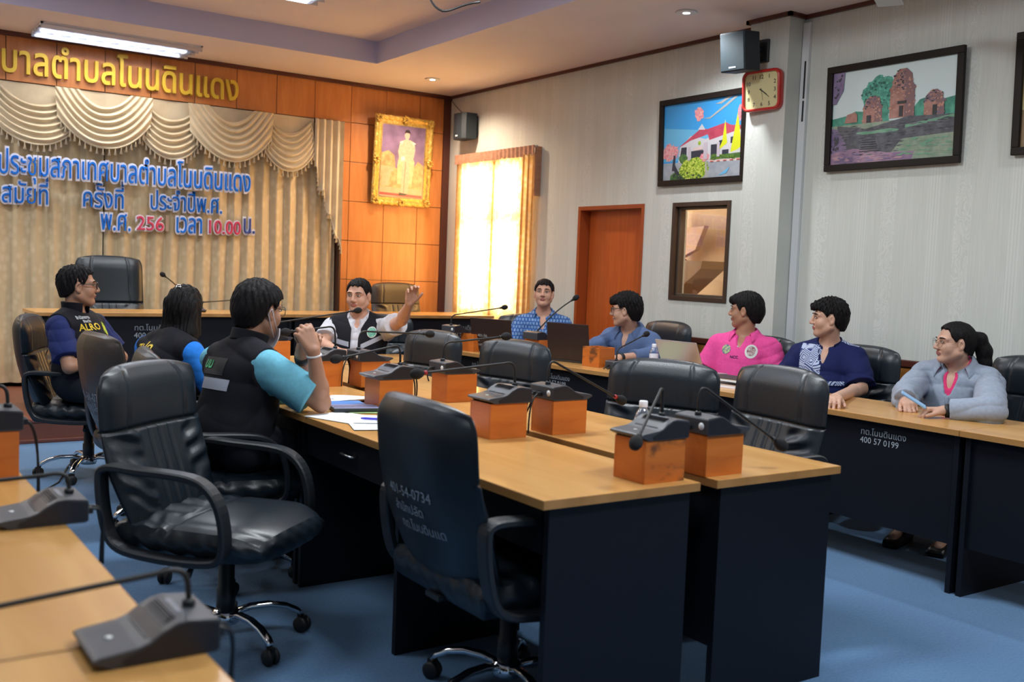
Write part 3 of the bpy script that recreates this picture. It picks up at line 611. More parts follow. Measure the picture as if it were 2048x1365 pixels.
# ------------------------------------------------------------------ office chairs (front along +x)
def backrest_mb(H=0.60, tall=0.0):
    mb = MB(); z0, z1 = 0.44, 0.985+tall; nu, nv = 56, 84
    SM = 0.61 if not tall else 0.45
    def half_w(v):
        w = 0.232+0.043*min(v/0.35, 1)**0.8
        if v > 0.82: q = (v-0.82)/0.18; w *= (1-0.09*q**4)
        return w
    def prof(u, v, front):
        y = (u*2-1); w = half_w(v); e = abs(y)
        zt = z0+(z1-z0)*v - (0.026*e**3.2 if v > 0.6 else 0.0)*(v-0.6)/0.4
        lean = -0.245-0.13*v-0.035*math.sin(v*PI)                     # backward lean with a lumbar curve
        th = 0.052*(1-e**6)*(1-0.55*max(0, (v-0.86)/0.14)**2)*(1-0.4*max(0, (0.10-v)/0.10))
        x = lean+0.035*e**2.4
        if front:
            d = th+0.010
            def groove(q, wd=0.012, dp=0.010): return -dp*math.exp(-(q/wd)**2)
            if v > SM:
                d += 0.006*math.sin((v-SM)/(1-SM)*PI)+groove(v-SM-0.005, 0.010, 0.022) + groove(e-(0.60+0.14*(0.75-v)), 0.016, 0.009)
            else:
                d += 0.012*math.sin(min(v/SM, 1)*PI)
                if e < 0.42:
                    d += 0.006+groove(abs(y)-0.21, 0.014, 0.007)+groove(e-0.42, 0.016, 0.012)+groove(y, 0.014, 0.007)
                else:
                    d += 0.006+(0.0075*math.sin(v*38-e*10+1.3*math.sin(v*11+y*3)+y)+0.003*math.sin(v*60-e*6+1))*min(1, (e-0.42)/0.10)*(1-e**6)*min(1, v/0.12)
            return Vector((x+d, y*w, zt))
        return Vector((x-th*0.75-0.012+0.012*e, y*w, zt))
    for fr in (True, False): mb.grid(lambda u, v: prof(u, v, fr), nu, nv)
    per = [(i/nu, 0) for i in range(nu+1)]+[(1, j/nv) for j in range(1, nv+1)]+[(1-i/nu, 1) for i in range(1, nu+1)]+[(0, 1-j/nv) for j in range(1, nv)]
    vs = []; n = len(per); K = 4
    for u, v in per:
        a, b = prof(u, v, True), prof(u, v, False); c = Vector(((a.x+b.x)/2, 0, z0+(z1-z0)*0.5)); out = (Vector((0, a.y, a.z))-Vector((0, 0, c.z))); out.normalize()
        for k in range(K+1): t = k/K; vs.append(a.lerp(b, t)+out*0.016*math.sin(PI*t))
    fs = [(i*(K+1)+k, i*(K+1)+k+1, ((i+1) % n)*(K+1)+k+1, ((i+1) % n)*(K+1)+k) for i in range(n) for k in range(K)]
    mb.add(vs, fs, 0, True); return mb
def seat_mb():
    mb = MB(); nu, nv = 44, 44
    def plan(u, v):
        y = u*2-1; x = -0.27+0.55*v; k = max(0, (v-0.62)/0.38); w = 0.275-0.018*(1-v)-0.055*k**2.4
        return x-0.030*abs(y)**3*k, y*w, abs(y)
    def top(u, v):
        x, yy, e = plan(u, v); y = u*2-1
        z = 0.492-0.020*e**4+0.008*(1-e*e)-0.034*max(0, (v-0.70)/0.30)**2.2
        if v < 0.36: z += 0.010*abs(math.sin(y*PI*2.5))-0.010+(0.004*math.sin(v*48+y*8) if e > 0.5 else 0)
        z -= 0.011*math.exp(-((v-0.36-0.05*(1-y*y))/0.018)**2)+0.008*math.exp(-((e-0.80)/0.022)**2)*(v > 0.36)
        return Vector((x, yy, z))
    def bot(u, v): x, yy, e = plan(u, v); return Vector((x*0.95, yy*0.94, 0.372))
    mb.grid(top, nu, nv); mb.grid(bot, nu, nv)
    per = [(i/nu, 0) for i in range(nu+1)]+[(1, j/nv) for j in range(1, nv+1)]+[(1-i/nu, 1) for i in range(1, nu+1)]+[(0, 1-j/nv) for j in range(1, nv)]
    vs = []; n = len(per); K = 7
    for q, (u, v) in enumerate(per):
        a, b = top(u, v), bot(u, v); o = Vector((a.x, a.y, 0)).normalized()
        for k in range(K+1): t = k/K; vs.append(a.lerp(b, t)+o*(0.030*math.sin(PI*t)**0.8+(0.004*math.sin(q*0.9+k) if 0 < k < K else 0)))
    mb.add(vs, [(i*(K+1)+k, i*(K+1)+k+1, ((i+1) % n)*(K+1)+k+1, ((i+1) % n)*(K+1)+k) for i in range(n) for k in range(K)], 0, True); return mb
def arm_pts(y):
    P = [(-0.30, 0.645), (-0.285, 0.665), (-0.25, 0.672), (-0.15, 0.668), (-0.02, 0.665), (0.06, 0.655), (0.115, 0.625), (0.15, 0.575), (0.168, 0.51), (0.172, 0.45), (0.160, 0.405), (0.12, 0.385), (0.0, 0.378), (-0.14, 0.385), (-0.22, 0.40), (-0.262, 0.435), (-0.285, 0.50), (-0.298, 0.58)]
    Q = []
    for i in range(len(P)):
        a, b, c, d = [Vector((P[(i+k) % len(P)][0], y, P[(i+k) % len(P)][1])) for k in (-1, 0, 1, 2)]
        for t in (0, 1/3, 2/3): Q.append(0.5*((2*b)+(c-a)*t+(2*a-5*b+4*c-d)*t*t+(-a+3*b-3*c+d)*t**3))
    return Q
def make_chair(name, label, leather, group, tall=0.0):
    t = thing(name, label, 'chair', (0, 0, 0), 0, group)
    seat_mb().build('seat', leather, t); backrest_mb(tall=tall).build('backrest', leather, t)
    for s in (-1, 1): MB().tube(arm_pts(s*0.300), 0, rect=(0.056, 0.024), closed=True, smooth=False).build('armrest', PLASTIC, t)
    MB().box(-0.13, 0.13, -0.09, 0.09, 0.345, 0.392, bev=0.01).box(-0.29, -0.10, -0.04, 0.04, 0.372, 0.388).build('seat_mechanism', PLASTIC, t)
    MB().tube([(0.02, -0.08, 0.36), (0.02, -0.24, 0.355), (0.03, -0.29, 0.33)], [0.006, 0.006, 0.013], 8).build('height_lever', PLASTIC, t)
    MB().lathe([(0.001, 0.085), (0.034, 0.085), (0.034, 0.20), (0.029, 0.205), (0.029, 0.29), (0.024, 0.295), (0.024, 0.35), (0.001, 0.35)], 20).build('gas_lift', PLASTIC, t)
    MB().lathe([(0.001, 0.075), (0.045, 0.075), (0.05, 0.09), (0.048, 0.12), (0.035, 0.128), (0.001, 0.128)], 20).build('base_hub', CHROME, t)
    for k in range(5):
        a = 2*PI*k/5+0.785; c, s = math.cos(a), math.sin(a)
        P = [(0.03, 0.108), (0.09, 0.122), (0.16, 0.122), (0.22, 0.108), (0.265, 0.085), (0.283, 0.066)]
        lg = MB().tube([(r*c, r*s, z) for r, z in P], 0, rect=(0.030, 0.020)).build('leg', CHROME, t)
        cs = MB(); ax = 0.285; R = Matrix.Translation((ax*c, ax*s, 0.029)) @ Matrix.Rotation(a+0.9*((k % 3)-1), 4, 'Z')
        for q in (-1, 1): cs.lathe([(0.001, -0.009), (0.024, -0.009), (0.029, -0.004), (0.029, 0.004), (0.024, 0.009), (0.001, 0.009)], 18, M=R @ Matrix.Translation((0, q*0.014, 0)) @ Matrix.Rotation(PI/2, 4, 'X'))
        cs.box(-0.018, 0.018, -0.006, 0.006, 0.0, 0.036, M=R); cs.build('caster', RUBBER, lg)
    return t
def back_text(chair, lines, m, z=0.66, y=0.15, sizes=None):
    mb = MB()
    for k, s in enumerate(lines):
        sz = (sizes or [0.055]*9)[k]; a, f = thai(s, sz, 0, 0, 2); v, f = place_text((a, f), (0, y-(0.02*k), z-k*0.052), (0, -1, 0), (0, 0, 1)); 
        mb.add([(-0.245-0.13*((p.z-0.44)/0.545)-0.035*math.sin((p.z-0.44)/0.545*PI)+0.035*(abs(p.y)/0.25)**2.4-0.039*(1-(abs(p.y)/0.25)**6)-0.0145+0.012*abs(p.y)/0.25-0.002, p.y, p.z) for p in v], f)
    mb.build('painted_marking', m, chair, recalc=False)
CHG = 'black leather swivel chairs'
chair0 = make_chair('office_chair', 'empty black leather swivel chair in the left foreground with chrome star base', LEATHER, CHG)
def chair(x, y, deg, label, first=[True], dz=0.0, src=None):
    o = src or (chair0 if first[0] else copy_tree(chair0))
    if not src: first[0] = False
    o.location = (x, y, 0); o.rotation_euler = (0, 0, math.radians(deg)); o['label'] = label
    for ch in o.children:
        if dz and ch.name.split('.')[0] in ('seat', 'backrest', 'armrest', 'seat_mechanism', 'height_lever', 'painted_marking'): ch.location.z = dz
    return o
chair(1.215, 3.53, -50, 'empty black leather swivel chair in the left foreground with chrome star base')
ck = chair(1.84, 2.64, 0, 'black leather swivel chair turned away in the centre foreground, number 401-54-0734 on its back')
back_text(ck, ['401-54-0734', 'สำนักปลัด', 'ทต.โนนดินแดง'], INK_WHITE, 0.700, 0.100, [0.046, 0.042, 0.042])
chair(1.50, 4.30, -10, 'black leather swivel chair under the man with the lowered face mask')
cb = make_chair('office_chair', 'dark brown leather swivel chair behind the woman with the hair clip', LEATHER_BROWN, 'brown leather swivel chairs'); cb.location = (1.50, 5.32, 0); cb.rotation_euler = (0, 0, math.radians(6))
back_text(cb, ['401-51-0777', 'สำนักปลัด', 'ทต.โนนดินแดง'], INK_WHITE, 0.66, 0.15, [0.06, 0.055, 0.055])
chair(1.40, 6.66, -22, 'black leather swivel chair under the man with folded arms at the left')
chair(3.03, 2.93, 172, 'empty black leather swivel chair at the right middle table, nearest the table corner', dz=0.022)
chair(3.03, 3.45, 203, 'empty black leather swivel chair behind the bottle on the right middle table', dz=-0.015)
chair(2.93, 4.66, 190, 'empty black leather swivel chair at the right middle row, below the far laptop', dz=-0.01)
chair(2.84, 5.44, 188, 'empty black leather swivel chair beside the pointing man, farthest in the right middle row', dz=-0.01)
chair(3.46, 6.86, -118, 'black leather swivel chair under the pointing man')
chair(4.93, 7.12, 218, 'black leather swivel chair under the man in the patterned blue shirt')
chair(5.20, 5.93, 176, 'black leather swivel chair under the man in the plain blue shirt', dz=0.03)
chair(5.17, 4.86, 190, 'black leather swivel chair under the man in the pink polo shirt', dz=-0.01)
chair(5.20, 4.09, 184, 'black leather swivel chair under the man in the navy shirt', dz=-0.01)
chair(5.24, 2.98, 178, 'black leather swivel chair under the woman in the grey jacket', dz=0.02)
cs2 = copy_tree(cb); cs2.location = (4.99, 9.10, 0.205); cs2.rotation_euler = (0, 0, -PI/2+0.05); cs2['label'] = 'brown leather chair on the stage below the gold framed portrait'
ct = make_chair('executive_chair', 'tall black leather chair on the stage before the curtain', LEATHER, None, 0.19); ct.location = (2.15, 9.15, 0.178); ct.rotation_euler = (0, 0, -PI/2)
# ------------------------------------------------------------------ microphones on their wooden boxes
def stained(name, seed):
    m = noise_mat(name, (0.50, 0.125, 0.018), (0.64, 0.185, 0.030), (1, 1, 6), 4, 6, 0.36, 0.5, 0.3, 0.7, dist=0.6); nt = m.node_tree; L = nt.links.new; b = nt.nodes['Principled BSDF']
    src = b.inputs['Base Color'].links[0].from_socket
    mp = mapped(nt, (10, 10, 16), loc=(seed, seed*0.7, 0.3)); no = N(nt, 'ShaderNodeTexNoise'); no.inputs['Scale'].default_value = 1.0; no.inputs['Detail'].default_value = 3; L(mp.outputs[0], no.inputs['Vector'])
    r = ramp(nt, [(0.50, (0, 0, 0)), (0.62, (0.85, 0.85, 0.85))]); L(no.outputs['Fac'], r.inputs[0])
    mx = N(nt, 'ShaderNodeMix', data_type='RGBA'); mx.inputs[7].default_value = (0.085, 0.04, 0.02, 1); L(r.outputs[0], mx.inputs[0]); L(src, mx.inputs[6]); L(mx.outputs[2], b.inputs['Base Color']); return m
STAIN_A = stained('stained_box_wood', 2.3)
BXG = 'orange wooden boxes under the microphones'
def wood_box(x, y, label, z=0.75, rz=0.0, m=None, sx=0.165, sy=0.145, h=0.133):
    b = MB(); t = 0.010
    b.box(-sx/2, sx/2, -sy/2, -sy/2+t, 0, h, bev=0.0015).box(-sx/2, sx/2, sy/2-t, sy/2, 0, h, bev=0.0015).box(-sx/2, -sx/2+t, -sy/2+t, sy/2-t, 0, h, bev=0.0015).box(sx/2-t, sx/2, -sy/2+t, sy/2-t, 0, h, bev=0.0015).box(-sx/2+t, sx/2-t, -sy/2+t, sy/2-t, 0, t)
    o = b.build('wooden_box', m or WOOD_BOX, None, (x, y, z), (0, 0, rz)); return tag(o, label, 'box', BXG)
MG = 'gooseneck conference microphones'
PROF = [(-0.098, 0.004), (-0.098, 0.050), (-0.094, 0.055), (-0.045, 0.060), (-0.028, 0.058), (-0.008, 0.048), (0.012, 0.034), (0.030, 0.028), (0.090, 0.021), (0.098, 0.017), (0.096, 0.012), (0.070, 0.0), (-0.090, 0.0)]
def mic(x, y, z, deg, label, head, bend=0.075, sticker=False, cables=(), dot=True, r_head=0.020, back=-0.068, side=0.0, ring=False):
    'front of the unit along +x; head is the world position of the foam tip'
    t = thing('desk_microphone', label, 'microphone', (x, y, z), math.radians(deg), MG)
    MB().prism(PROF, 'y', -0.076, 0.076, bev=0.0025).build('base_unit', MIC_GREY, t)
    for q in (-1, 1): MB().prism([(-0.095, 0.006), (-0.095, 0.048), (-0.046, 0.056), (-0.03, 0.054), (-0.008, 0.043), (0.012, 0.029), (0.03, 0.023), (0.055, 0.012), (0.05, 0.004)], 'y', q*0.0762, q*0.0772).build('side_cheek', MIC_GREY_DARK, t)
    g = MB()
    for k in range(10):
        f = k/9; px = -0.030+0.044*f; pz = 0.0585-0.0265*(f*f*(3-2*f)); g.box(px-0.0012, px+0.0012, -0.052, 0.052, pz-0.004, pz+0.0028)
    g.build('speaker_grille', MIC_GREY_DARK, t)
    MB().box(-0.050, -0.040, -0.045, 0.030, 0.0585, 0.0604).build('worn_label', mat('worn_label', (0.20, 0.21, 0.24), 0.5), t)
    if dot: MB().lathe([(0.001, 0), (0.006, 0), (0.006, 0.0018), (0.001, 0.002)], 14, (0.058, 0.0, 0.0245)).build('talk_button', STICKER, t)
    MB().lathe([(0.001, 0), (0.011, 0), (0.011, 0.010), (0.008, 0.014), (0.001, 0.014)], 16, (back, side, 0.056)).build('neck_socket', PLASTIC, t)
    Mi = (Matrix.Translation((x, y, z)) @ Matrix.Rotation(math.radians(deg), 4, 'Z')).inverted()
    H = Mi @ Vector(head); B = Vector((back, side, 0.066)); d = (H-Vector((B.x, B.y, B.z+bend))); d.normalize()
    if bend > 0:
        top = B+Vector((0, 0, bend)); c = top+d*0.055
        pts = bez(B, B+Vector((0, 0, bend*0.9)), top+Vector((0, 0, 0.012))+d*0.004, c+Vector((0, 0, 0.006)), 14)+[c.lerp(H, k/6)+Vector((0, 0, 0.006*(1-k/6))) for k in range(1, 7)]
    else: pts = [B.lerp(H, k/8)+Vector((0, 0, 0.02*math.sin(PI*k/8))) for k in range(9)]
    MB().tube(pts, [0.0052]*5+[0.0048]*(len(pts)-5), 8).build('gooseneck', RUBBER, t)
    e = pts[-1]; ax = (pts[-1]-pts[-3]).normalized(); R = ax.to_track_quat('Z', 'Y').to_matrix().to_4x4()
    MB().lathe([(0.001, 0.002), (0.007, 0.004), (r_head*0.72, 0.012), (r_head, 0.026), (r_head*1.02, 0.036), (r_head*0.82, 0.050), (r_head*0.4, 0.058), (0.001, 0.060)], 20, M=Matrix.Translation(e-ax*0.012) @ R).build('foam_windscreen', FOAM, t)
    MB().lathe([(0.005, 0), (0.0085, 0), (0.0085, 0.012), (0.005, 0.012)], 16, M=Matrix.Translation(e-ax*0.020) @ R).build('light_ring', RED_RING if ring else RUBBER, t)
    if sticker: MB().lathe([(0.001, 0), (0.012, 0), (0.012, 0.001), (0.001, 0.001)], 20, M=Matrix.Translation((-0.0985, -0.048, 0.028)) @ Matrix.Rotation(-PI/2, 4, 'Y')).build('round_sticker', STICKER, t)
    for k, (dx, dy, dz, sag) in enumerate(cables):
        a = Vector((-0.096, 0.035-0.03*k, 0.02)); b = Vector((-0.098-dx, dy, dz))
        c = MB().tube(bez(a, a+Vector((-0.06, 0, 0.015)), Vector((b.x, b.y, b.z+sag)), b, 16), 0.0035, 7); c.box(-0.115, -0.094, 0.026-0.03*k, 0.044-0.03*k, 0.012, 0.028, bev=0.003); c.build('cable', RUBBER, t)
    return t
ZB = 0.883
BX = [  # box x, y, which
    (2.150, 2.352, 'front box of the left middle table, with dark stains on its sides'),
    (2.412, 2.355, 'front box of the right middle table, beside the stained box'),
    (2.150, 3.208, 'second box on the left middle table, beside the centre foreground chair back'),
    (2.437, 3.205, 'second box on the right middle table, behind the front pair'),
    (2.100, 4.015, 'third box on the left middle table, behind the white papers'),
    (2.520, 4.150, 'third box on the right middle table, in front of an empty chair'),
    (2.390, 4.790, 'fourth box on the right middle table, in front of the pointing man'),
    (2.160, 4.870, 'fourth box on the left middle table, behind the raised forearms'),
    (2.380, 6.120, 'box on the far end table, behind the clasped hands')]
for i, (x, y, w) in enumerate(BX): wood_box(x, y, 'orange wooden box, '+w, m=STAIN_A if i == 0 else None)
down = ((0.055, 0.02, -0.128, 0.03), (0.070, -0.02, -0.128, 0.02))
mic(2.145, 2.352, ZB, 180, 'grey gooseneck microphone on the stained box at the front of the left middle table', (1.985, 2.225, 0.905), 0.085, side=-0.02)
mic(2.420, 2.352, ZB, 0, 'grey gooseneck microphone on the front box of the right middle table', (2.64, 2.27, 0.848), 0.085, True, ((0.02, 0.02, 0.003, 0.0), (0.035, -0.01, 0.003, 0.0)), False)
mic(2.150, 3.205, ZB, 180, 'gooseneck microphone on the second left box, its foam tip over the chair back', (1.805, 3.20, 0.999), 0.075, ring=True, cables=((0.03, 0.0, -0.05, 0.0),))
mic(2.445, 3.205, ZB, 0, 'grey gooseneck microphone on the second box of the right middle table', (2.735, 3.20, 0.872), 0.085, True, down, False, ring=True)
mic(2.085, 4.015, ZB, 180, 'grey gooseneck microphone on the third box of the left middle table, behind the white papers', (1.855, 4.00, 0.978), 0.075, cables=((0.05, 0.01, -0.1, 0.0), (0.06, -0.02, -0.1, 0.0)))
mic(2.520, 4.15, ZB, 0, 'gooseneck microphone on the third right box, its tip before an empty chair', (2.775, 4.13, 1.055), 0.07, True, ((0.03, 0.02, -0.04, 0.0),), False)
mic(2.390, 4.79, ZB, 0, 'grey gooseneck microphone on the fourth box of the right middle table, before the pointing man', (2.725, 4.79, 1.020), 0.08, True, down, False)
mic(2.160, 4.87, ZB, 180, 'gooseneck microphone whose foam tip shows beside the clasped hands', (1.965, 4.85, 1.030), 0.10, cables=((0.05, 0.0, -0.128, 0.03), (0.075, -0.03, -0.128, 0.03)))
mic(2.380, 6.13, ZB, 20, 'gooseneck microphone reaching in front of the pointing man\'s chin', (2.885, 6.02, 1.078), 0.032, back=-0.03)
# right wall row
wood_box(4.40, 5.37, 'empty orange wooden box on the table, before the man in the plain blue shirt', rz=math.radians(95), m=STAIN_A)
wood_box(4.19, 6.62, 'orange wooden box behind the far black laptop', rz=math.radians(95))
mic(4.455, 5.17, 0.75, 4, 'gooseneck microphone standing directly on the table beside the empty wooden box', (4.665, 5.21, 0.975), 0.06, True, ((0.07, 0.03, -0.06, 0.02), (0.075, 0.0, -0.12, 0.04)), False)
mic(4.10, 6.73, ZB, 10, 'gooseneck microphone on the box behind the far black laptop', (4.42, 6.60, 1.085), 0.06, True, (), False)
wood_box(4.37, 6.02, 'orange wooden box between the two black laptops', rz=math.radians(95))
mic(4.37, 6.02, ZB, 8, 'gooseneck microphone whose foam tip covers the patterned shirt man\'s cheek', (4.60, 5.93, 1.185), 0.0, False, (), False, back=-0.02)
# stage and left foreground
mic(2.62, 8.55, 0.928, -90, 'gooseneck microphone on the stage table beside the tall leather chair', (2.335, 8.42, 1.225), 0.0)
mic(3.20, 8.62, 0.928, -90, 'gooseneck microphone on the stage table behind the man with the lowered mask', (2.60, 8.28, 1.02), 0.04)
mic(0.432, 2.585, 0.75, 180, 'second microphone from the camera, grey, on the left foreground table', (0.02, 2.60, 0.835), 0.035, cables=((0.05, -0.03, -0.13, 0.10), (0.06, -0.05, -0.14, 0.12)), r_head=0.022)
mic(0.440, 1.660, 0.75, 180, 'nearest microphone, grey, at the lower left corner of the picture', (0.02, 1.69, 0.825), 0.05, cables=((0.05, -0.03, -0.16, 0.10), (0.065, -0.055, -0.17, 0.12)), r_head=0.022)
wood_box(0.385, 3.165, 'orange wooden box cut by the left picture edge, on the foreground table')
mic(0.38, 3.165, ZB, 180, 'microphone cut by the left picture edge, on the foreground box', (0.02, 3.20, 0.96), 0.05, cables=((0.05, -0.01, -0.35, 0.22), (0.06, -0.04, -0.37, 0.22)))
# ------------------------------------------------------------------ bottles, papers, laptops, books
def pet():
    m = bpy.data.materials.new('clear_plastic'); m.use_nodes = True; nt = m.node_tree; nt.nodes.clear()
    out = N(nt, 'ShaderNodeOutputMaterial'); mx = N(nt, 'ShaderNodeMixShader'); lw = N(nt, 'ShaderNodeLayerWeight'); lw.inputs[0].default_value = 0.35
    t = N(nt, 'ShaderNodeBsdfTransparent'); t.inputs[0].default_value = (0.86, 0.90, 0.95, 1); g = N(nt, 'ShaderNodeBsdfGlossy'); g.inputs[1].default_value = 0.08
    nt.links.new(lw.outputs['Facing'], mx.inputs[0]); nt.links.new(t.outputs[0], mx.inputs[1]); nt.links.new(g.outputs[0], mx.inputs[2]); nt.links.new(mx.outputs[0], out.inputs[0]); return m
PET = pet(); LABEL = noise_mat('bottle_label', (0.66, 0.68, 0.80), (0.78, 0.79, 0.88), (20, 20, 20), 3, 2, 0.5); CAP = mat('white_cap', (0.80, 0.82, 0.92), 0.4)
b0 = None
def bottle(x, y, label, s=1.0):
    global b0
    if b0 is None:
        b0 = thing('water_bottle', label, 'bottle', (x, y, 0.75), 0, 'small water bottles')
        MB().lathe([(0.001, 0.002), (0.026, 0), (0.030, 0.006), (0.030, 0.03), (0.0285, 0.035), (0.030, 0.04), (0.030, 0.115), (0.027, 0.128), (0.016, 0.145), (0.0125, 0.150), (0.0125, 0.162)], 24).build('body', PET, b0)
        MB().lathe([(0.0304, 0.045), (0.0306, 0.046), (0.0306, 0.108), (0.0304, 0.109)], 24).build('paper_label', LABEL, b0)
        MB().lathe([(0.001, 0.152), (0.0155, 0.152), (0.0158, 0.154), (0.0158, 0.172), (0.014, 0.175), (0.001, 0.175)], 20).build('cap', CAP, b0); o = b0
    else: o = copy_tree(b0)
    o.location = (x, y, 0.75); o.scale = (s, s, s); o['label'] = label; return o
bottle(2.50, 2.78, 'small water bottle standing behind the two front microphone boxes', 1.0)
bottle(4.64, 5.08, 'small water bottle beside the blue shirt man\'s wrist')
bottle(2.02, 5.78, 'small water bottle between the long haired woman and the masked man')
bottle(2.05, 4.78, 'small water bottle behind the lowered face mask')
def sheet(x, y, z, w, l, deg, label, name='paper_sheet', m=None, th=0.0012, group='white papers on the left middle table', curl=0.0, cat='paper'):
    mb = MB(); mb.grid(lambda u, v: (w*(u-0.5), l*(v-0.5), th+curl*(math.sin(u*5+v*3)*0.5+0.5)*(abs(u-0.5)*2)**2), 10, 10); mb.grid(lambda u, v: (w*(u-0.5), l*(v-0.5), curl*(math.sin(u*5+v*3)*0.5+0.5)*(abs(u-0.5)*2)**2), 10, 10)
    mb.add([(-w/2, -l/2, 0), (w/2, -l/2, 0), (w/2, -l/2, th), (-w/2, -l/2, th)], [(0, 1, 2, 3)])
    return tag(mb.build(name, m or PAPER, None, (x, y, z), (0, 0, math.radians(deg))), label, cat, group)
LINED = mat('printed_page', (0.70, 0.73, 0.84), 0.8)
sheet(1.86, 3.55, 0.750, 0.21, 0.297, 72, 'white sheet nearest the table corner, under the pen\'s sheet', th=0.004)
sheet(1.93, 3.66, 0.7545, 0.21, 0.297, 62, 'white sheet lying under the blue pen', curl=0.002)
sheet(1.80, 3.79, 0.750, 0.21, 0.297, 20, 'white sheet under the masked man\'s elbow', th=0.003)
sheet(1.97, 4.32, 0.750, 0.21, 0.297, 100, 'ruffled white sheet lying behind the blue notebook', curl=0.012)
sheet(2.10, 4.28, 0.750, 0.16, 0.25, 85, 'white sheet leaning toward the third wooden box', curl=0.016)
sheet(1.98, 3.95, 0.750, 0.16, 0.23, 70, 'pale green sheet under the striped notebook', m=mat('green_paper', (0.45, 0.66, 0.25), 0.8), th=0.003)
sheet(2.05, 6.15, 0.750, 0.21, 0.297, 15, 'white papers on the far end table beside the long haired woman', m=LINED, th=0.02, group=None)
sheet(2.30, 5.45, 0.750, 0.26, 0.22, 85, 'white sheet on the table in front of the pointing man\'s hand', group=None)
nb = thing('notebook', 'dark closed notebook with a striped lavender cover by the masked man\'s elbow', 'notebook', (1.92, 3.98, 0.7535), math.radians(75))
MB().box(-0.07, 0.07, -0.10, 0.10, 0, 0.016, bev=0.004).build('cover', mat('black_cover', (0.02, 0.03, 0.035), 0.5), nb)
s = MB()
for k in range(3): s.box(-0.06+0.045*k, -0.035+0.045*k, -0.098, 0.098, 0.016, 0.0166)
s.build('cover_stripe', mat('lavender', (0.30, 0.29, 0.50), 0.6), nb)
tag(MB().box(-0.065, 0.065, -0.095, 0.095, 0, 0.012, bev=0.004).build('blue_notebook', mat('blue_cover', (0.05, 0.20, 0.55), 0.5), None, (1.93, 4.13, 0.7535), (0, 0, math.radians(80))), 'closed blue notebook behind the striped notebook', 'notebook')
pn = thing('pen', 'blue ballpoint pen lying on the white sheet', 'pen', (1.87, 3.66, 0.7628), math.radians(-38))
MB().tube([(-0.07, 0, 0), (-0.055, 0, 0), (0.03, 0, 0)], [0.003, 0.005, 0.005], 10).build('barrel', mat('blue_barrel', (0.06, 0.05, 0.60), 0.3), pn)
MB().tube([(0.03, 0, 0), (0.066, 0, 0), (0.07, 0, 0)], [0.0058, 0.0058, 0.004], 10).build('cap', mat('deep_blue_cap', (0.03, 0.03, 0.45), 0.3), pn)
tag(MB().tube([(-0.006, 0, 0), (0.012, 0, 0), (0.03, 0.012, 0.006)], [0.006, 0.006, 0.002], 8).build('binder_clip', PLASTIC, None, (2.10, 3.60, 0.760), (0, 0, 0.4)), 'small dark binder clip at the edge of the white sheet', 'clip')
def laptop(x, y, deg, w, d, open_deg, label, shell, deck, mark=None, scr=None):
    t = thing('laptop', label, 'laptop', (x, y, 0.75), math.radians(deg), 'open laptops on the right wall tables')
    MB().box(0, d, -w/2, w/2, 0.002, 0.020, bev=0.004).build('keyboard_base', deck, t)
    a = math.radians(open_deg); M = Matrix.Translation((0.004, 0, 0.018)) @ Matrix.Rotation(-(a-PI/2), 4, 'Y')
    l = MB(); l.box(-0.008, 0.0, -w/2, w/2, 0, d, bev=0.0035, M=M); ld = l.build('screen_lid', shell, t)
    MB().box(0.0, 0.0008, -w/2+0.012, w/2-0.012, 0.016, d-0.014, M=M).build('screen', scr or mat('dark_screen', (0.02, 0.02, 0.025), 0.15), ld)
    if mark:
        mb = MB()
        for k, q in enumerate(mark): v, f = place_text(thai(q, 0.030, 0, 0, 2), M @ Vector((-0.0088, 0.12, d*0.42-0.036*k)), (0, -1, 0), M.to_3x3() @ Vector((0, 0, 1))); mb.add(v, f)
        mb.build('painted_marking', INK_BRIGHT, t, recalc=False)
    return t
DARKSHELL = mat('laptop_dark_shell', (0.030, 0.016, 0.014), 0.45); DECK = mat('laptop_deck', (0.03, 0.03, 0.035), 0.4)
laptop(4.23, 6.43, 25, 0.36, 0.245, 100, 'far black laptop with white lettering on its lid, beside the orange box', DARKSHELL, DECK, ('401-56', '2', 'ทต.โนนดินแดง'))
laptop(4.37, 5.66, 16, 0.36, 0.26, 98, 'open dark laptop hiding the patterned shirt man\'s chest', DARKSHELL, DECK)
laptop(4.60, 4.74, 8, 0.33, 0.235, 118, 'silver laptop between the plain blue shirt man and the pink polo man', mat('laptop_silver', (0.55, 0.50, 0.52), 0.30, 0.6), mat('laptop_silver_deck', (0.5, 0.5, 0.52), 0.35, 0.5))
ms = thing('computer_mouse', 'small black computer mouse beside the open dark laptop', 'mouse', (4.30, 5.92, 0.75), 0.3)
MB().ball((0, 0, 0.010), (0.05, 0.03, 0.016)).build('shell', PLASTIC, ms)
def book(x, y, z, w, l, h, deg, label, cover):
    t = thing('book', label, 'book', (x, y, z), math.radians(deg), 'pile of books before the pink polo man')
    MB().box(-w/2+0.003, w/2-0.003, -l/2+0.003, l/2, 0.002, h-0.002).build('pages', PAPER, t)
    c = MB(); c.box(-w/2, w/2, -l/2, l/2, h-0.002, h).box(-w/2, w/2, -l/2, l/2, 0, 0.002).box(-w/2, w/2, l/2-0.003, l/2, 0, h); c.build('cover', cover, t)
BB = mat('black_book_cover', (0.02, 0.02, 0.025), 0.5)
book(4.43, 4.19, 0.750, 0.20, 0.28, 0.022, 12, 'bottom book of the pile, white pages and pale cover', mat('pink_book_cover', (0.55, 0.40, 0.42), 0.5))
book(4.44, 4.20, 0.772, 0.19, 0.27, 0.014, 20, 'black book in the middle of the pile', BB)
book(4.43, 4.19, 0.786, 0.20, 0.27, 0.020, 6, 'topmost thick white book of the pile', BB)
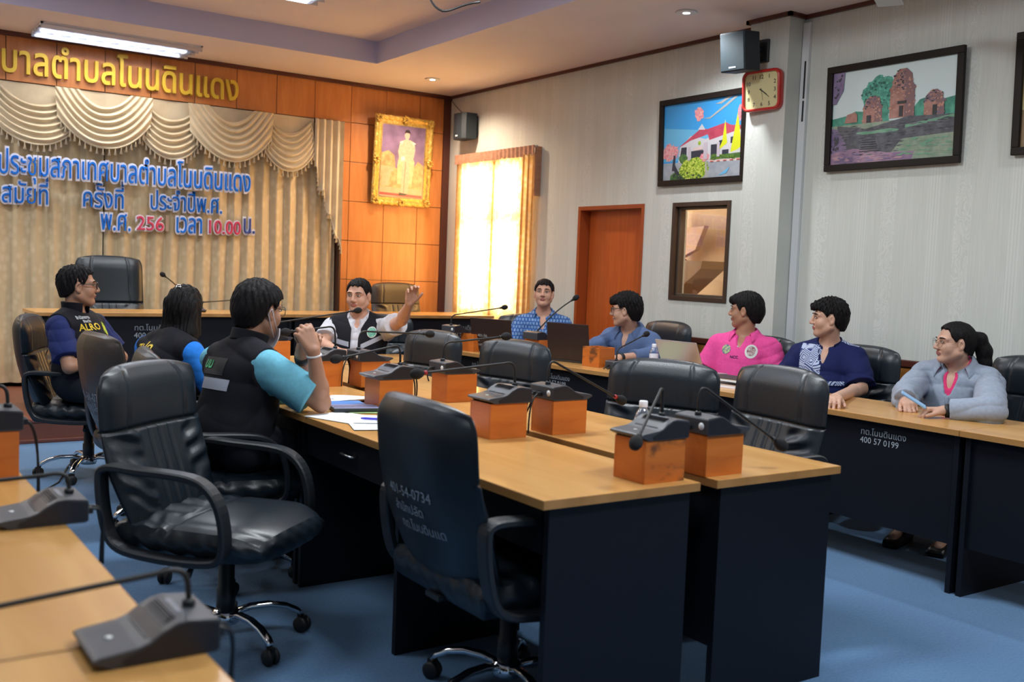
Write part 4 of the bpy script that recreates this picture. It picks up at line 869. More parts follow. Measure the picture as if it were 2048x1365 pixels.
mg = thing('magazine', 'glossy green and pink magazine near the table edge by the blue shirt man', 'magazine', (4.40, 4.90, 0.75), 0.1)
MB().box(-0.10, 0.10, -0.14, 0.14, 0, 0.006, bev=0.001).build('pages', mat('magazine_pink', (0.60, 0.45, 0.55), 0.5), mg)
MB().box(-0.08, 0.08, -0.11, 0.11, 0.006, 0.0066).build('cover_picture', noise_mat('magazine_green', (0.25, 0.42, 0.10), (0.55, 0.62, 0.40), (1, 1, 1), 40, 3, 0.3), mg)
pl = thing('snack_packet', 'small green and white packet behind the stained box', 'packet', (2.42, 2.72, 0.75), 0.4)
MB().ball((0, 0, 0.012), (0.055, 0.045, 0.014)).build('wrapper', mat('packet_white', (0.75, 0.68, 0.68), 0.4), pl)
MB().ball((0, 0, 0.017), (0.038, 0.030, 0.012)).build('green_print', mat('packet_green', (0.28, 0.42, 0.10), 0.4), pl)
tag(MB().lathe([(0.001, 0), (0.045, 0), (0.055, 0.012), (0.052, 0.013), (0.043, 0.004), (0.001, 0.004)], 24).build('saucer', mat('pink_plate', (0.72, 0.58, 0.60), 0.4), None, (2.58, 2.66, 0.75)), 'small pinkish saucer behind the front microphone on the right', 'saucer')
# floor cable
tag(MB().tube([(0.55, 5.62, 0.005), (0.9, 5.98, 0.005), (1.2, 6.5, 0.005), (1.35, 7.0, 0.005)]+bez((1.35, 7.0, 0.005), (1.45, 7.3, 0.005), (1.7, 7.4, 0.005), (2.0, 7.3, 0.005), 8)[1:], 0.005, 8).build('floor_cable', RUBBER), 'thin black cable running over the blue carpet at the left', 'cable')

# ------------------------------------------------------------------ things on the walls
def art(name, loc, right, up, w, h, layers, mats):
    'flat print: polygons in unit coordinates, each layer a hair in front of the last'
    r = Vector(right); u = Vector(up); n = r.cross(u); o = Vector(loc); mb = MB()
    for k, (poly, mi) in enumerate(layers): mb.add([o+r*(x*w)+u*(y*h)+n*(0.000008*k) for x, y in poly], [tuple(range(len(poly)))], mi)
    return mb, mats
def blob(cx, cy, rx, ry, n=22, j=0.10, seed=1):
    q = random.Random(seed); return [(cx+rx*math.cos(2*PI*k/n)*(1+q.uniform(-j, j)), cy+ry*math.sin(2*PI*k/n)*(1+q.uniform(-j, j))) for k in range(n)]
def clip01(p): return [(min(max(x, 0), 1), min(max(y, 0), 1)) for x, y in p]
def picture(name, label, Y0, Y1, z0, z1, layers, mats, group, frame_w=0.045, tilt=0.03, X=XR):
    'framed print on the right wall, hung leaning forward; right as seen = -y'
    t = thing(name, label, 'picture', (X, (Y0+Y1)/2, z0), 0, group); w = abs(Y1-Y0); h = z1-z0
    M = Matrix.Translation((-0.012, 0, 0)) @ Matrix.Rotation(-tilt, 4, 'Y')
    f = MB()
    for a, b, c, d in ((-w/2, w/2, 0, frame_w), (-w/2, w/2, h-frame_w, h), (-w/2, -w/2+frame_w, frame_w, h-frame_w), (w/2-frame_w, w/2, frame_w, h-frame_w)): f.box(-0.028, 0.0, a, b, c, d, bev=0.004, M=M)
    f.build('frame', mat('dark_picture_frame', (0.012, 0.008, 0.006), 0.55, spec=0.25), t)
    mb, mm = art(name, (-0.006, w/2-frame_w, frame_w), (0, -1, 0), (0, 0, 1), w-2*frame_w, h-2*frame_w, layers, mats)
    mb.v = [tuple(M @ Vector(p)) for p in mb.v]; mb.build('print', mm, t, recalc=False); return t
def pm(name, c, c2=None, ns=18): return noise_mat('print_'+name, c, c2, (1, 1, 1), ns, 5, 0.35, 0.5, 0.35, 0.65) if c2 else mat('print_'+name, c, 0.35)
def inside(poly, x, y):
    r = False; n = len(poly)
    for k in range(n):
        (x1, y1), (x2, y2) = poly[k], poly[k-1]
        if (y1 > y) != (y2 > y) and x < (x2-x1)*(y-y1)/(y2-y1)+x1: r = not r
    return r
def dabs(poly, n, mis, w, h, seed, sides=6):
    'small marks of other shades scattered inside a shape of the print'
    q = random.Random(seed); xs = [p[0] for p in poly]; ys = [p[1] for p in poly]; out = []
    while len(out) < n:
        x, y = q.uniform(min(xs), max(xs)), q.uniform(min(ys), max(ys))
        if inside(poly, x, y):
            a = q.uniform(0.6, 1.5); out.append(([(min(max(x+w*a*math.cos(2*PI*k/sides)*q.uniform(.6, 1), 0), 1), min(max(y+h*a*math.sin(2*PI*k/sides)*q.uniform(.6, 1), 0), 1)) for k in range(sides)], q.choice(mis)))
    return out
sq = [(0, 0), (1, 0), (1, 1), (0, 1)]
def tower(cx, w, y0, y1): return [(cx-w*0.5, y0), (cx+w*0.5, y0), (cx+w*0.48, y0+(y1-y0)*0.55), (cx+w*0.52, y0+(y1-y0)*0.58), (cx+w*0.40, y0+(y1-y0)*0.70), (cx+w*0.36, y0+(y1-y0)*0.88), (cx+w*0.14, y1), (cx-w*0.16, y1), (cx-w*0.36, y0+(y1-y0)*0.86), (cx-w*0.40, y0+(y1-y0)*0.70), (cx-w*0.52, y0+(y1-y0)*0.58), (cx-w*0.48, y0+(y1-y0)*0.55)]
SKY = pm('pale_sky', (0.66, 0.80, 0.82)); TREE = pm('tree', (0.03, 0.22, 0.16), (0.10, 0.42, 0.30)); BRICK = pm('old_brick', (0.30, 0.13, 0.10), (0.46, 0.24, 0.20)); STONE = pm('dark_stone', (0.055, 0.06, 0.075), (0.12, 0.13, 0.15)); GRASS = pm('grass', (0.20, 0.29, 0.21), (0.32, 0.39, 0.30)); ROCK = pm('purple_rock', (0.20, 0.13, 0.26), (0.45, 0.28, 0.36), 9); DARKD = pm('dark_door', (0.03, 0.03, 0.035)); MOSS = pm('moss', (0.12, 0.32, 0.20), (0.20, 0.40, 0.28)); GRAYROCK = pm('grey_rock', (0.13, 0.10, 0.20), (0.26, 0.20, 0.36), 9)
ruin = [(sq, 0), ([(0, .50), (.12, .52), (.2, .56), (.3, .54), (.3, .3), (0, .3)], 1), ([(.66, .50), (.72, .60), (.78, .62), (.82, .56), (.9, .58), (1, .60), (1, .3), (.66, .3)], 1), (blob(.41, .70, .155, .20, 30, .12, 3), 1), ([(.34, .3), (.50, .3), (.46, .62), (.38, .62)], 1),
        (tower(.345, .165, .40, .70), 2), (tower(.585, .20, .44, .94), 2), (tower(.835, .155, .41, .68), 2), ([(.11, .44), (.22, .44), (.22, .52), (.2, .55), (.13, .53)], 2),
        ([(.30, .41), (.335, .41), (.335, .50), (.30, .50)], 6), ([(.565, .45), (.595, .45), (.595, .56), (.565, .56)], 6), ([(.825, .41), (.86, .41), (.86, .53), (.825, .53)], 6), ([(.55, .58), (.62, .58), (.62, .61), (.55, .61)], 6),
        ([(0, 0), (1, 0), (1, .42), (0, .42)], 4), ([(.05, .42), (.30, .36), (.66, .45), (.68, .44), (1, .42), (1, .24), (.60, .22), (.05, .12)], 3), ([(.62, .36), (1, .42), (1, .385), (.62, .33)], 7), ([(.22, .33), (.50, .34), (.62, .31), (.22, .28)], 7),
        ([(.10, .30), (.55, .30), (.62, .36), (.62, .26), (.50, .06), (.10, .10)], 3), ([(.26, .25), (.39, .25), (.42, .11), (.24, .11)], 8), ([(.28, .22), (.38, .22), (.385, .20), (.275, .20)], 3), ([(.27, .17), (.40, .17), (.405, .15), (.265, .15)], 3),
        ([(.50, .06), (1, .02), (1, 0), (.3, 0)], 4), ([(0, .40), (.05, .38), (.12, .25), (.15, .10), (.10, .0), (0, 0)], 9), ([(0, 0), (.68, 0), (.70, .08), (.48, .09), (.2, .16), (0, .12)], 5), ([(0, 1), (.10, 1), (.09, .80), (.03, .66), (0, .66)], 9)]
M2 = ROCKM = None
tw = [tower(.345, .165, .40, .70), tower(.585, .20, .44, .94), tower(.835, .155, .41, .68)]
def over(base, at_, extra): k = base.index(at_); return base[:k+1]+extra+base[k+1:]
tree = ruin[3]; ruin = over(ruin, tree, dabs(tree[0], 170, (10, 11), .012, .014, 3))
for q, t_ in enumerate(tw):
    it = next(r for r in ruin if r[0] == t_); y0 = min(p[1] for p in t_); y1 = max(p[1] for p in t_); hi_ = [p for p in t_]
    top_ = [(x, max(y, y0+(y1-y0)*0.55)) for x, y in t_]
    ruin = over(ruin, it, dabs(t_, 60, (12, 2), .012, .010, 20+q, 5)+dabs(top_, 70, (13, 14), .011, .010, 30+q, 5)+[([(x, y) if x > sum(p[0] for p in t_)/12 else (sum(p[0] for p in t_)/12+.02, y) for x, y in t_], 15)]+dabs([(x, y) if x > sum(p[0] for p in t_)/12 else (sum(p[0] for p in t_)/12+.02, y) for x, y in t_], 40, (13, 12), .010, .012, 40+q, 5))
for (x0, y0, x1, y1, sd) in ((.05, .24, .62, .40, 51), (.60, .24, 1, .40, 52), (.10, .08, .60, .30, 53)):
    ruin += dabs([(x0, y0), (x1, y0), (x1, y1), (x0, y1)], 60, (3, 8, 14), .030, .006, sd, 4)
ruin += dabs([(.55, .04), (1, .03), (1, .22), (.66, .22)], 60, (4, 7), .03, .008, 61)+dabs([(.02, .01), (.62, .01), (.5, .08), (.05, .12)], 60, (5, 16, 9), .03, .009, 62)+dabs([(0, .13), (.08, .16), (.05, .34), (0, .36)], 30, (9, 14), .012, .02, 63)+dabs([(.01, .70), (.07, .8), (.08, .98), (.01, .98)], 25, (9, 14), .012, .02, 64)
for q in range(6): ruin.append(([(.27-.004*q, .245-.024*q), (.385+.006*q, .245-.024*q), (.387+.006*q, .236-.024*q), (.268-.004*q, .236-.024*q)], 14))
picture('picture_ruins', 'framed photograph of red brick temple ruins on the right wall', 4.668, 3.657, 2.14, 2.845, ruin, [SKY, TREE, BRICK, STONE, GRASS, ROCK, DARKD, MOSS, pm('steps', (0.15, 0.16, 0.19)), GRAYROCK, pm('leaf_dark', (0.015, 0.12, 0.09)), pm('leaf_light', (0.10, 0.45, 0.34)), pm('brick_light', (0.52, 0.27, 0.20)), pm('stone_purple', (0.20, 0.13, 0.18)), pm('stone_shadow', (0.035, 0.035, 0.05)), pm('brick_shade', (0.24, 0.13, 0.13)), pm('rock_pink', (0.50, 0.30, 0.33))], 'framed photographs on the right wall')
BSKY = pm('blue_sky', (0.035, 0.30, 0.68)); BSKY2 = pm('light_blue_sky', (0.12, 0.42, 0.68)); ROOF = pm('roof', (0.40, 0.045, 0.09), (0.48, 0.07, 0.12)); WALLP = pm('wall', (0.55, 0.55, 0.58)); WIN = pm('window', (0.025, 0.03, 0.05)); BUSH = pm('bush', (0.22, 0.38, 0.03), (0.45, 0.56, 0.07), 40); ROAD = pm('road', (0.28, 0.31, 0.36), (0.36, 0.39, 0.44)); FLAG = pm('flag', (0.62, 0.66, 0.02)); FLOWER = pm('flower', (0.62, 0.14, 0.20), (0.75, 0.40, 0.40), 60); BRANCH = pm('branch', (0.36, 0.36, 0.34)); HEDGE = pm('hedge', (0.03, 0.10, 0.03), (0.09, 0.20, 0.05), 40); CURB = pm('kerb', (0.62, 0.50, 0.50))
hall = [(sq, 0), ([(0, .25), (1, .25), (1, .55), (.5, .62), (0, .70)], 1), ([(.20, .20), (1, .20), (1, .58), (.86, .58), (.55, .50), (.36, .56), (.22, .42)], 3),
        ([(.22, .44), (.46, .62), (.50, .66), (.60, .60), (.60, .56), (.36, .50), (.22, .43)], 2), ([(.56, .62), (.80, .68), (.86, .64), (1, .62), (1, .58), (.84, .54), (.60, .48)], 2), ([(.45, .63), (.50, .70), (.545, .62)], 3),
        ([(.37, .22), (.53, .22), (.53, .36), (.37, .36)], 4), ([(.62, .24), (.70, .24), (.70, .42), (.62, .42)], 4), ([(.76, .26), (.84, .26), (.84, .34), (.76, .34)], 4), ([(.72, .39), (.80, .40), (.80, .47), (.72, .46)], 4), ([(.86, .41), (.94, .42), (.94, .50), (.86, .49)], 4), ([(.22, .26), (.31, .26), (.31, .42), (.24, .42)], 4), (blob(.475, .455, .02, .03, 10, .05, 9), 5),
        ([(0, 0), (1, 0), (1, .21), (0, .23)], 6), ([(.60, .20), (1, .19), (1, .22), (.6, .23)], 11), ([(.62, .23), (1, .22), (1, .29), (.64, .28)], 10), (blob(.66, .26, .04, .04, 14, .1, 5), 10), (blob(.27, .27, .06, .06, 14, .2, 6), 10),
        ([(.68, .26), (.76, .45), (.79, .72), (.82, .42), (.72, .34)], 7), ([(.86, .30), (.90, .55), (.94, .80), (.99, .36), (.93, .32)], 7),
        (blob(.30, .03, .22, .09, 24, .1, 8), 10), (blob(.41, .13, .185, .145, 34, .06, 2), 5), (blob(.10, .37, .12, .10, 26, .3, 4), 8), ([(.12, .12), (.15, .12), (.22, .0), (.26, .0), (.16, .2), (.17, .33), (.14, .33)], 4), (blob(.55, .27, .055, .06, 20, .3, 7), 8), ([(.56, .0), (.60, .0), (.57, .22), (.555, .22)], 9),
        (blob(.46, .83, .055, .085, 20, .25, 11), 8), ([(.52, .765), (.60, .75), (.80, .88), (.94, .985), (.90, .99), (.78, .90), (.60, .77)], 9), ([(.66, .93), (.74, .92), (.88, 1), (.82, 1), (.73, .95)], 9), (blob(.97, .78, .04, .09, 16, .3, 12), 8), ([(.72, .02), (.86, .12), (.82, .04)], 1)]
bush = next(r for r in hall if r[1] == 5 and len(r[0]) == 34); hall = over(hall, bush, dabs(bush[0], 220, (12, 13), .010, .012, 71))
hall += dabs(blob(.10, .37, .13, .11, 16, .1, 4), 90, (8, 14, 9), .007, .012, 72, 4)+dabs(blob(.46, .83, .05, .08, 12, .1, 4), 60, (8, 14), .006, .012, 73, 4)+dabs([(.62, .23), (1, .22), (1, .28), (.64, .28)], 60, (10, 12), .012, .008, 74)+dabs(blob(.30, .03, .2, .06, 14, .1, 5), 40, (10, 4), .012, .010, 75)
for q in range(5): hall.append(([(.62+.08*q, .20), (.66+.08*q, .20), (.66+.08*q, .212), (.62+.08*q, .212)], 15))
hall += [([(.535, .24), (.58, .24), (.58, .46), (.535, .45)], 16), ([(.33, .24), (.365, .24), (.365, .42), (.335, .41)], 16), ([(.70, .26), (.735, .26), (.735, .44), (.70, .44)], 16), ([(.40, .40), (.52, .42), (.52, .37), (.40, .36)], 11)]
picture('picture_town_hall', 'framed photograph of a red roofed hall under blue sky on the right wall', 6.35, 5.40, 2.115, 2.81, [(clip01(p), k) for p, k in hall], [BSKY, BSKY2, ROOF, WALLP, WIN, BUSH, ROAD, FLAG, FLOWER, BRANCH, HEDGE, CURB, pm('bush_dark', (0.13, 0.24, 0.01)), pm('bush_bright', (0.58, 0.68, 0.12)), pm('petal', (0.78, 0.42, 0.36)), pm('kerb_red', (0.50, 0.10, 0.08)), pm('column', (0.50, 0.44, 0.50))], 'framed photographs on the right wall')
picture('picture_yellow', 'framed picture with a pale yellow print cut by the right picture edge', 3.335, 2.35, 2.16, 2.86, [(sq, 0), ([(0, 0), (1, 0), (1, .3), (0, .35)], 1)], [pm('straw', (0.60, 0.50, 0.24)), pm('brown_ground', (0.25, 0.16, 0.08))], 'framed photographs on the right wall')
# gold framed portrait: a plain uniformed figure
GILT = noise_mat('gilt_frame', (0.48, 0.29, 0.05), (0.70, 0.47, 0.12), (1, 1, 1), 45, 4, 0.35, 0.5, metal=0.45, bump=0.8)
pt = thing('portrait_picture', 'gold framed portrait of a standing figure in pale uniform on the wood panels', 'picture', (5.175, YB-0.005, 2.02))
Mp = Matrix.Rotation(0.060, 4, 'X'); w, h, fw = 0.70, 0.935, 0.075
def rail(a, b):
    A, B = Vector(a), Vector(b); d = (B-A).normalized(); inn = Vector((0, 0, 1)).cross(d) if abs(d.x) > .5 else None
    mb = MB(); return A, B
f = MB()
def wob(s): return 0.006*math.sin(s*42)+0.004*math.sin(s*17)
def frame_pt(t, k, n):      # t around the rectangle, k across the moulding
    P = [(-w/2, 0), (w/2, 0), (w/2, h), (-w/2, h)]; i = int(t) % 4; q = t-int(t); a, b = P[i], P[(i+1) % 4]
    x, z = a[0]+(b[0]-a[0])*q, a[1]+(b[1]-a[1])*q; cx, cz = 0, h/2; s = k/n
    kx, kz = 1-2*fw*s/w, 1-2*fw*s/h; edge = wob(t*1.0)*(1-s)
    x2 = cx+(x-cx)*kx*(1+edge*0.8); z2 = cz+(z-cz)*kz*(1+edge*0.6)
    y = -0.055+0.030*(2*s-0.75)**2+0.018*s-0.004*math.sin(t*60+s*9)
    return Mp @ Vector((x2, y, z2))
n = 12; T = 160
vs = [frame_pt(4*i/T, k, n) for i in range(T) for k in range(n+1)]
f.add(vs, [(i*(n+1)+k, i*(n+1)+k+1, ((i+1) % T)*(n+1)+k+1, ((i+1) % T)*(n+1)+k) for i in range(T) for k in range(n)], 0, True)
for i, p in enumerate(((-w/2+.04, .04), (w/2-.04, .04), (w/2-.04, h-.04), (-w/2+.04, h-.04), (0, .03), (0, h-.03), (-w/2+.03, h/2), (w/2-.03, h/2))):
    for q in range(7): a = q*0.9; f.ball(Mp @ Vector((p[0]+0.026*math.cos(a), -0.058, p[1]+0.030*math.sin(a))), (0.017, 0.012, 0.014), 8, 6)
f.box(-w/2+0.01, w/2-0.01, -0.03, -0.004, 0.01, h-0.01, M=Mp); f.build('gilt_frame', GILT, pt)
PV = pm('violet', (0.11, 0.07, 0.14), (0.26, 0.17, 0.32), 5); PG = pm('gold_hall', (0.42, 0.24, 0.10), (0.62, 0.42, 0.20), 20); PR = pm('red_carpet', (0.42, 0.06, 0.07)); PU = pm('uniform', (0.50, 0.38, 0.26), (0.60, 0.48, 0.36), 50); PS = pm('face', (0.62, 0.42, 0.34)); PH = pm('hair', (0.03, 0.02, 0.025)); PWH = pm('white_mat', (0.74, 0.66, 0.62)); PGL = pm('gown', (0.58, 0.42, 0.22), (0.70, 0.54, 0.32), 30); PFL = pm('floor_tan', (0.58, 0.35, 0.20), (0.66, 0.42, 0.27), 12)
lay = [([(-.03, -.02), (1.03, -.02), (1.03, 1.02), (-.03, 1.02)], 6), (sq, 0), ([(0, .12), (1, .12), (1, .46), (.86, .52), (.74, .40), (.34, .40), (.30, .58), (.16, .64), (0, .60)], 1), ([(0, .42), (.30, .42), (.30, .36), (.24, .34), (.20, .14), (.03, .14), (.03, .34), (0, .36)], 8), ([(.72, .12), (1, .12), (1, .40), (.72, .42)], 1), ([(0, 0), (1, 0), (1, .12), (0, .13)], 8), ([(0, .015), (1, 0), (1, .035), (0, .05)], 2),
       ([(.40, .18), (.74, .18), (.78, .50), (.70, .62), (.42, .62), (.38, .45)], 7), ([(.50, .04), (.66, .04), (.68, .30), (.66, .52), (.50, .52), (.48, .30)], 3), ([(.44, .02), (.60, .02), (.66, .045), (.46, .06)], 5), ([(.42, .52), (.74, .52), (.78, .66), (.76, .78), (.66, .81), (.52, .81), (.42, .78), (.38, .64)], 3), ([(.40, .77), (.50, .79), (.47, .75)], 6), ([(.70, .79), (.80, .77), (.72, .75)], 6), ([(.46, .50), (.56, .53), (.54, .58), (.46, .57)], 6), (blob(.575, .875, .062, .058, 18, .02, 1), 4), ([(.545, .80), (.61, .80), (.61, .85), (.545, .85)], 4), ([(.51, .89), (.53, .945), (.60, .955), (.64, .93), (.645, .88), (.62, .905), (.55, .91)], 5), ([(.555, .06), (.562, .06), (.575, .50), (.565, .50)], 5)]
mb, mm = art('portrait', (-w/2+fw+.02, -0.030, fw+.02), (1, 0, 0), (0, 0, 1), w-2*fw-.04, h-2*fw-.04, lay, [PV, PG, PR, PU, PS, PH, PWH, PGL, PFL])
mb.v = [tuple(Mp @ Vector(p)) for p in mb.v]; mb.build('print', mm, pt, recalc=False)
# wall speakers, clock, conduit
SPK = mat('speaker_blue_black', (0.014, 0.024, 0.034), 0.55, bump=(400, 0.3, 0.001))
s1 = thing('wall_speaker', 'black wall speaker with a rounded front high in the corner by the curtained window', 'speaker', (XR, 9.33, 2.735), 0, 'black wall speakers')
mb = MB(); mb.prism([(-0.03, -0.13), (-0.16, -0.125), (-0.19, -0.08), (-0.20, 0.0), (-0.19, 0.08), (-0.16, 0.125), (-0.03, 0.13)], 'z', 0, 0.27, bev=0.006); mb.build('cabinet', SPK, s1)
MB().box(-0.035, 0.0, -0.10, 0.10, 0.02, 0.25).build('wall_bracket', PLASTIC, s1); MB().box(-0.2015, -0.199, -0.02, 0.02, 0.025, 0.04).build('badge', STICKER, s1)
MB().tube(bez((-0.05, 0.10, 0.27), (-0.06, 0.2, 0.35), (-0.03, 0.38, 0.42), (-0.02, 0.44, 0.49), 12), 0.004, 6).build('cable', RUBBER, s1)
s2 = thing('wall_speaker', 'black box speaker on a bracket high on the pillar above the red clock', 'speaker', (5.41, 5.17, 2.84), math.radians(8), 'black wall speakers')
Ms = Matrix.Rotation(-0.12, 4, 'Y')
MB().box(-0.09, 0.09, -0.105, 0.105, 0, 0.27, bev=0.008, M=Ms).build('cabinet', SPK, s2); MB().box(-0.096, -0.088, -0.098, 0.098, 0.008, 0.262, bev=0.003, M=Ms).build('front_grille', mat('speaker_grille_blue', (0.020, 0.040, 0.052), 0.6, bump=(500, 0.5, 0.001)), s2)
MB().box(-0.0975, -0.0955, -0.03, 0.03, 0.022, 0.034, M=Ms).build('badge', INK_BRIGHT, s2)
mb = MB(); mb.tube([(0.06, -0.02, 0.15), (0.13, -0.04, 0.17), (0.20, -0.05, 0.17)], 0.012, 8); mb.box(0.175, 0.21, -0.10, 0.0, 0.09, 0.25, bev=0.004); mb.build('wall_bracket', PLASTIC, s2)
mb = MB()
for k in range(3): mb.tube(bez((0.09, -0.03, 0.10), (0.12, -0.05-0.02*k, -0.03), (0.15, -0.04, 0.10), (0.17, -0.05, 0.20-0.04*k), 10), 0.0025, 6)
mb.build('cable', RUBBER, s2)
ck2 = thing('wall_clock', 'red rounded square wall clock on the pillar below the speaker', 'clock', (5.617, 5.112, 2.585), 0)
def rrect(w, h, r, n=6): return [(sx*(w/2-r)+r*math.cos(a), sy*(h/2-r)+r*math.sin(a)) for sx, sy, a0 in ((1, 1, 0), (-1, 1, PI/2), (-1, -1, PI), (1, -1, 1.5*PI)) for a in [a0+PI/2*k/n for k in range(n+1)]]
cw, chh = 0.325, 0.285; Mc = Matrix.Translation((0, 0, chh/2)) @ Matrix.Rotation(-0.06, 4, 'Y') @ Matrix.Rotation(0.10, 4, 'Z') @ Matrix.Translation((-0.018, 0, 0))
ro, ri = rrect(cw, chh, 0.05), rrect(cw-0.036, chh-0.036, 0.036); mb = MB(); n = len(ro); rows = []
for (pts, x) in ((ro, 0), (rrect(cw+0.004, chh+0.004, 0.052), -0.02), (ro, -0.044), (rrect(cw-0.014, chh-0.014, 0.045), -0.052), (ri, -0.048), (ri, -0.030)): rows.append([Mc @ Vector((x, -p, q)) for p, q in pts])
vs = [p for r in rows for p in r]; mb.add(vs, [(k*n+i, k*n+(i+1) % n, (k+1)*n+(i+1) % n, (k+1)*n+i) for k in range(len(rows)-1) for i in range(n)], 0, True); mb.add(rows[0], [tuple(range(n))]); mb.build('red_rim', mat('clock_red', (0.50, 0.018, 0.012), 0.25, coat=0.4), ck2)
MB().add([Mc @ Vector((-0.032, -p, q)) for p, q in ri], [tuple(range(n))]).build('dial', mat('clock_dial', (0.66, 0.62, 0.33), 0.4), ck2, recalc=False)
mb = MB()
for k in range(1, 13):
    a = PI/2-k*PI/6; v, fcs = text_arrays(str(k), 0.040, 0.0006, 0, 2); cx = (v[:, 0].max()+v[:, 0].min())/2
    s = 1/max(abs(math.cos(a)), abs(math.sin(a))); s = min(s, 1.22)
    mb.add([Mc @ Vector((-0.0326, -(float(p[0])-cx+0.112*s*math.cos(a)), float(p[1])-0.014+0.095*s*math.sin(a))) for p in v], fcs)
mb.build('numerals', mat('clock_black', (0.012, 0.012, 0.012), 0.5), ck2, recalc=False)
for nm, ang, ln, wd in (('hour_hand', -35, 0.055, 0.010), ('minute_hand', -38, 0.082, 0.007), ('second_hand', -80, 0.07, 0.003)):
    a = math.radians(ang); d = Vector((0, -math.cos(a), math.sin(a))); e = Vector((0, -math.sin(a)*-1, math.cos(a))); mb = MB()
    q = [d*(-0.018)+e*wd*0.4, d*(-0.018)-e*wd*0.4, d*ln-e*wd*0.25, d*ln+e*wd*0.25]; mb.add([Mc @ (p+Vector((-0.034, 0, 0))) for p in q]+[Mc @ (p+Vector((-0.035, 0, 0))) for p in q], [(0, 1, 2, 3), (4, 5, 6, 7), (0, 1, 5, 4), (1, 2, 6, 5), (2, 3, 7, 6), (3, 0, 4, 7)]); mb.build(nm, mat('clock_black', (0.012, 0.012, 0.012), 0.5), ck2)
cd = thing('cable_duct', 'white vertical cable duct running down the wall beside the pillar', 'duct', (XR, 4.895, 0.905))
MB().box(-0.028, 0.0, -0.030, 0.030, 0, 2.29, bev=0.003).build('channel', mat('duct_white', (0.64, 0.67, 0.70), 0.4), cd)
MB().box(-0.030, -0.027, -0.014, 0.0, 1.76, 2.02).box(-0.030, -0.027, -0.014, 0.0, 1.60, 1.745).build('open_slot', mat('slot_black', (0.01, 0.01, 0.012), 0.6), cd)
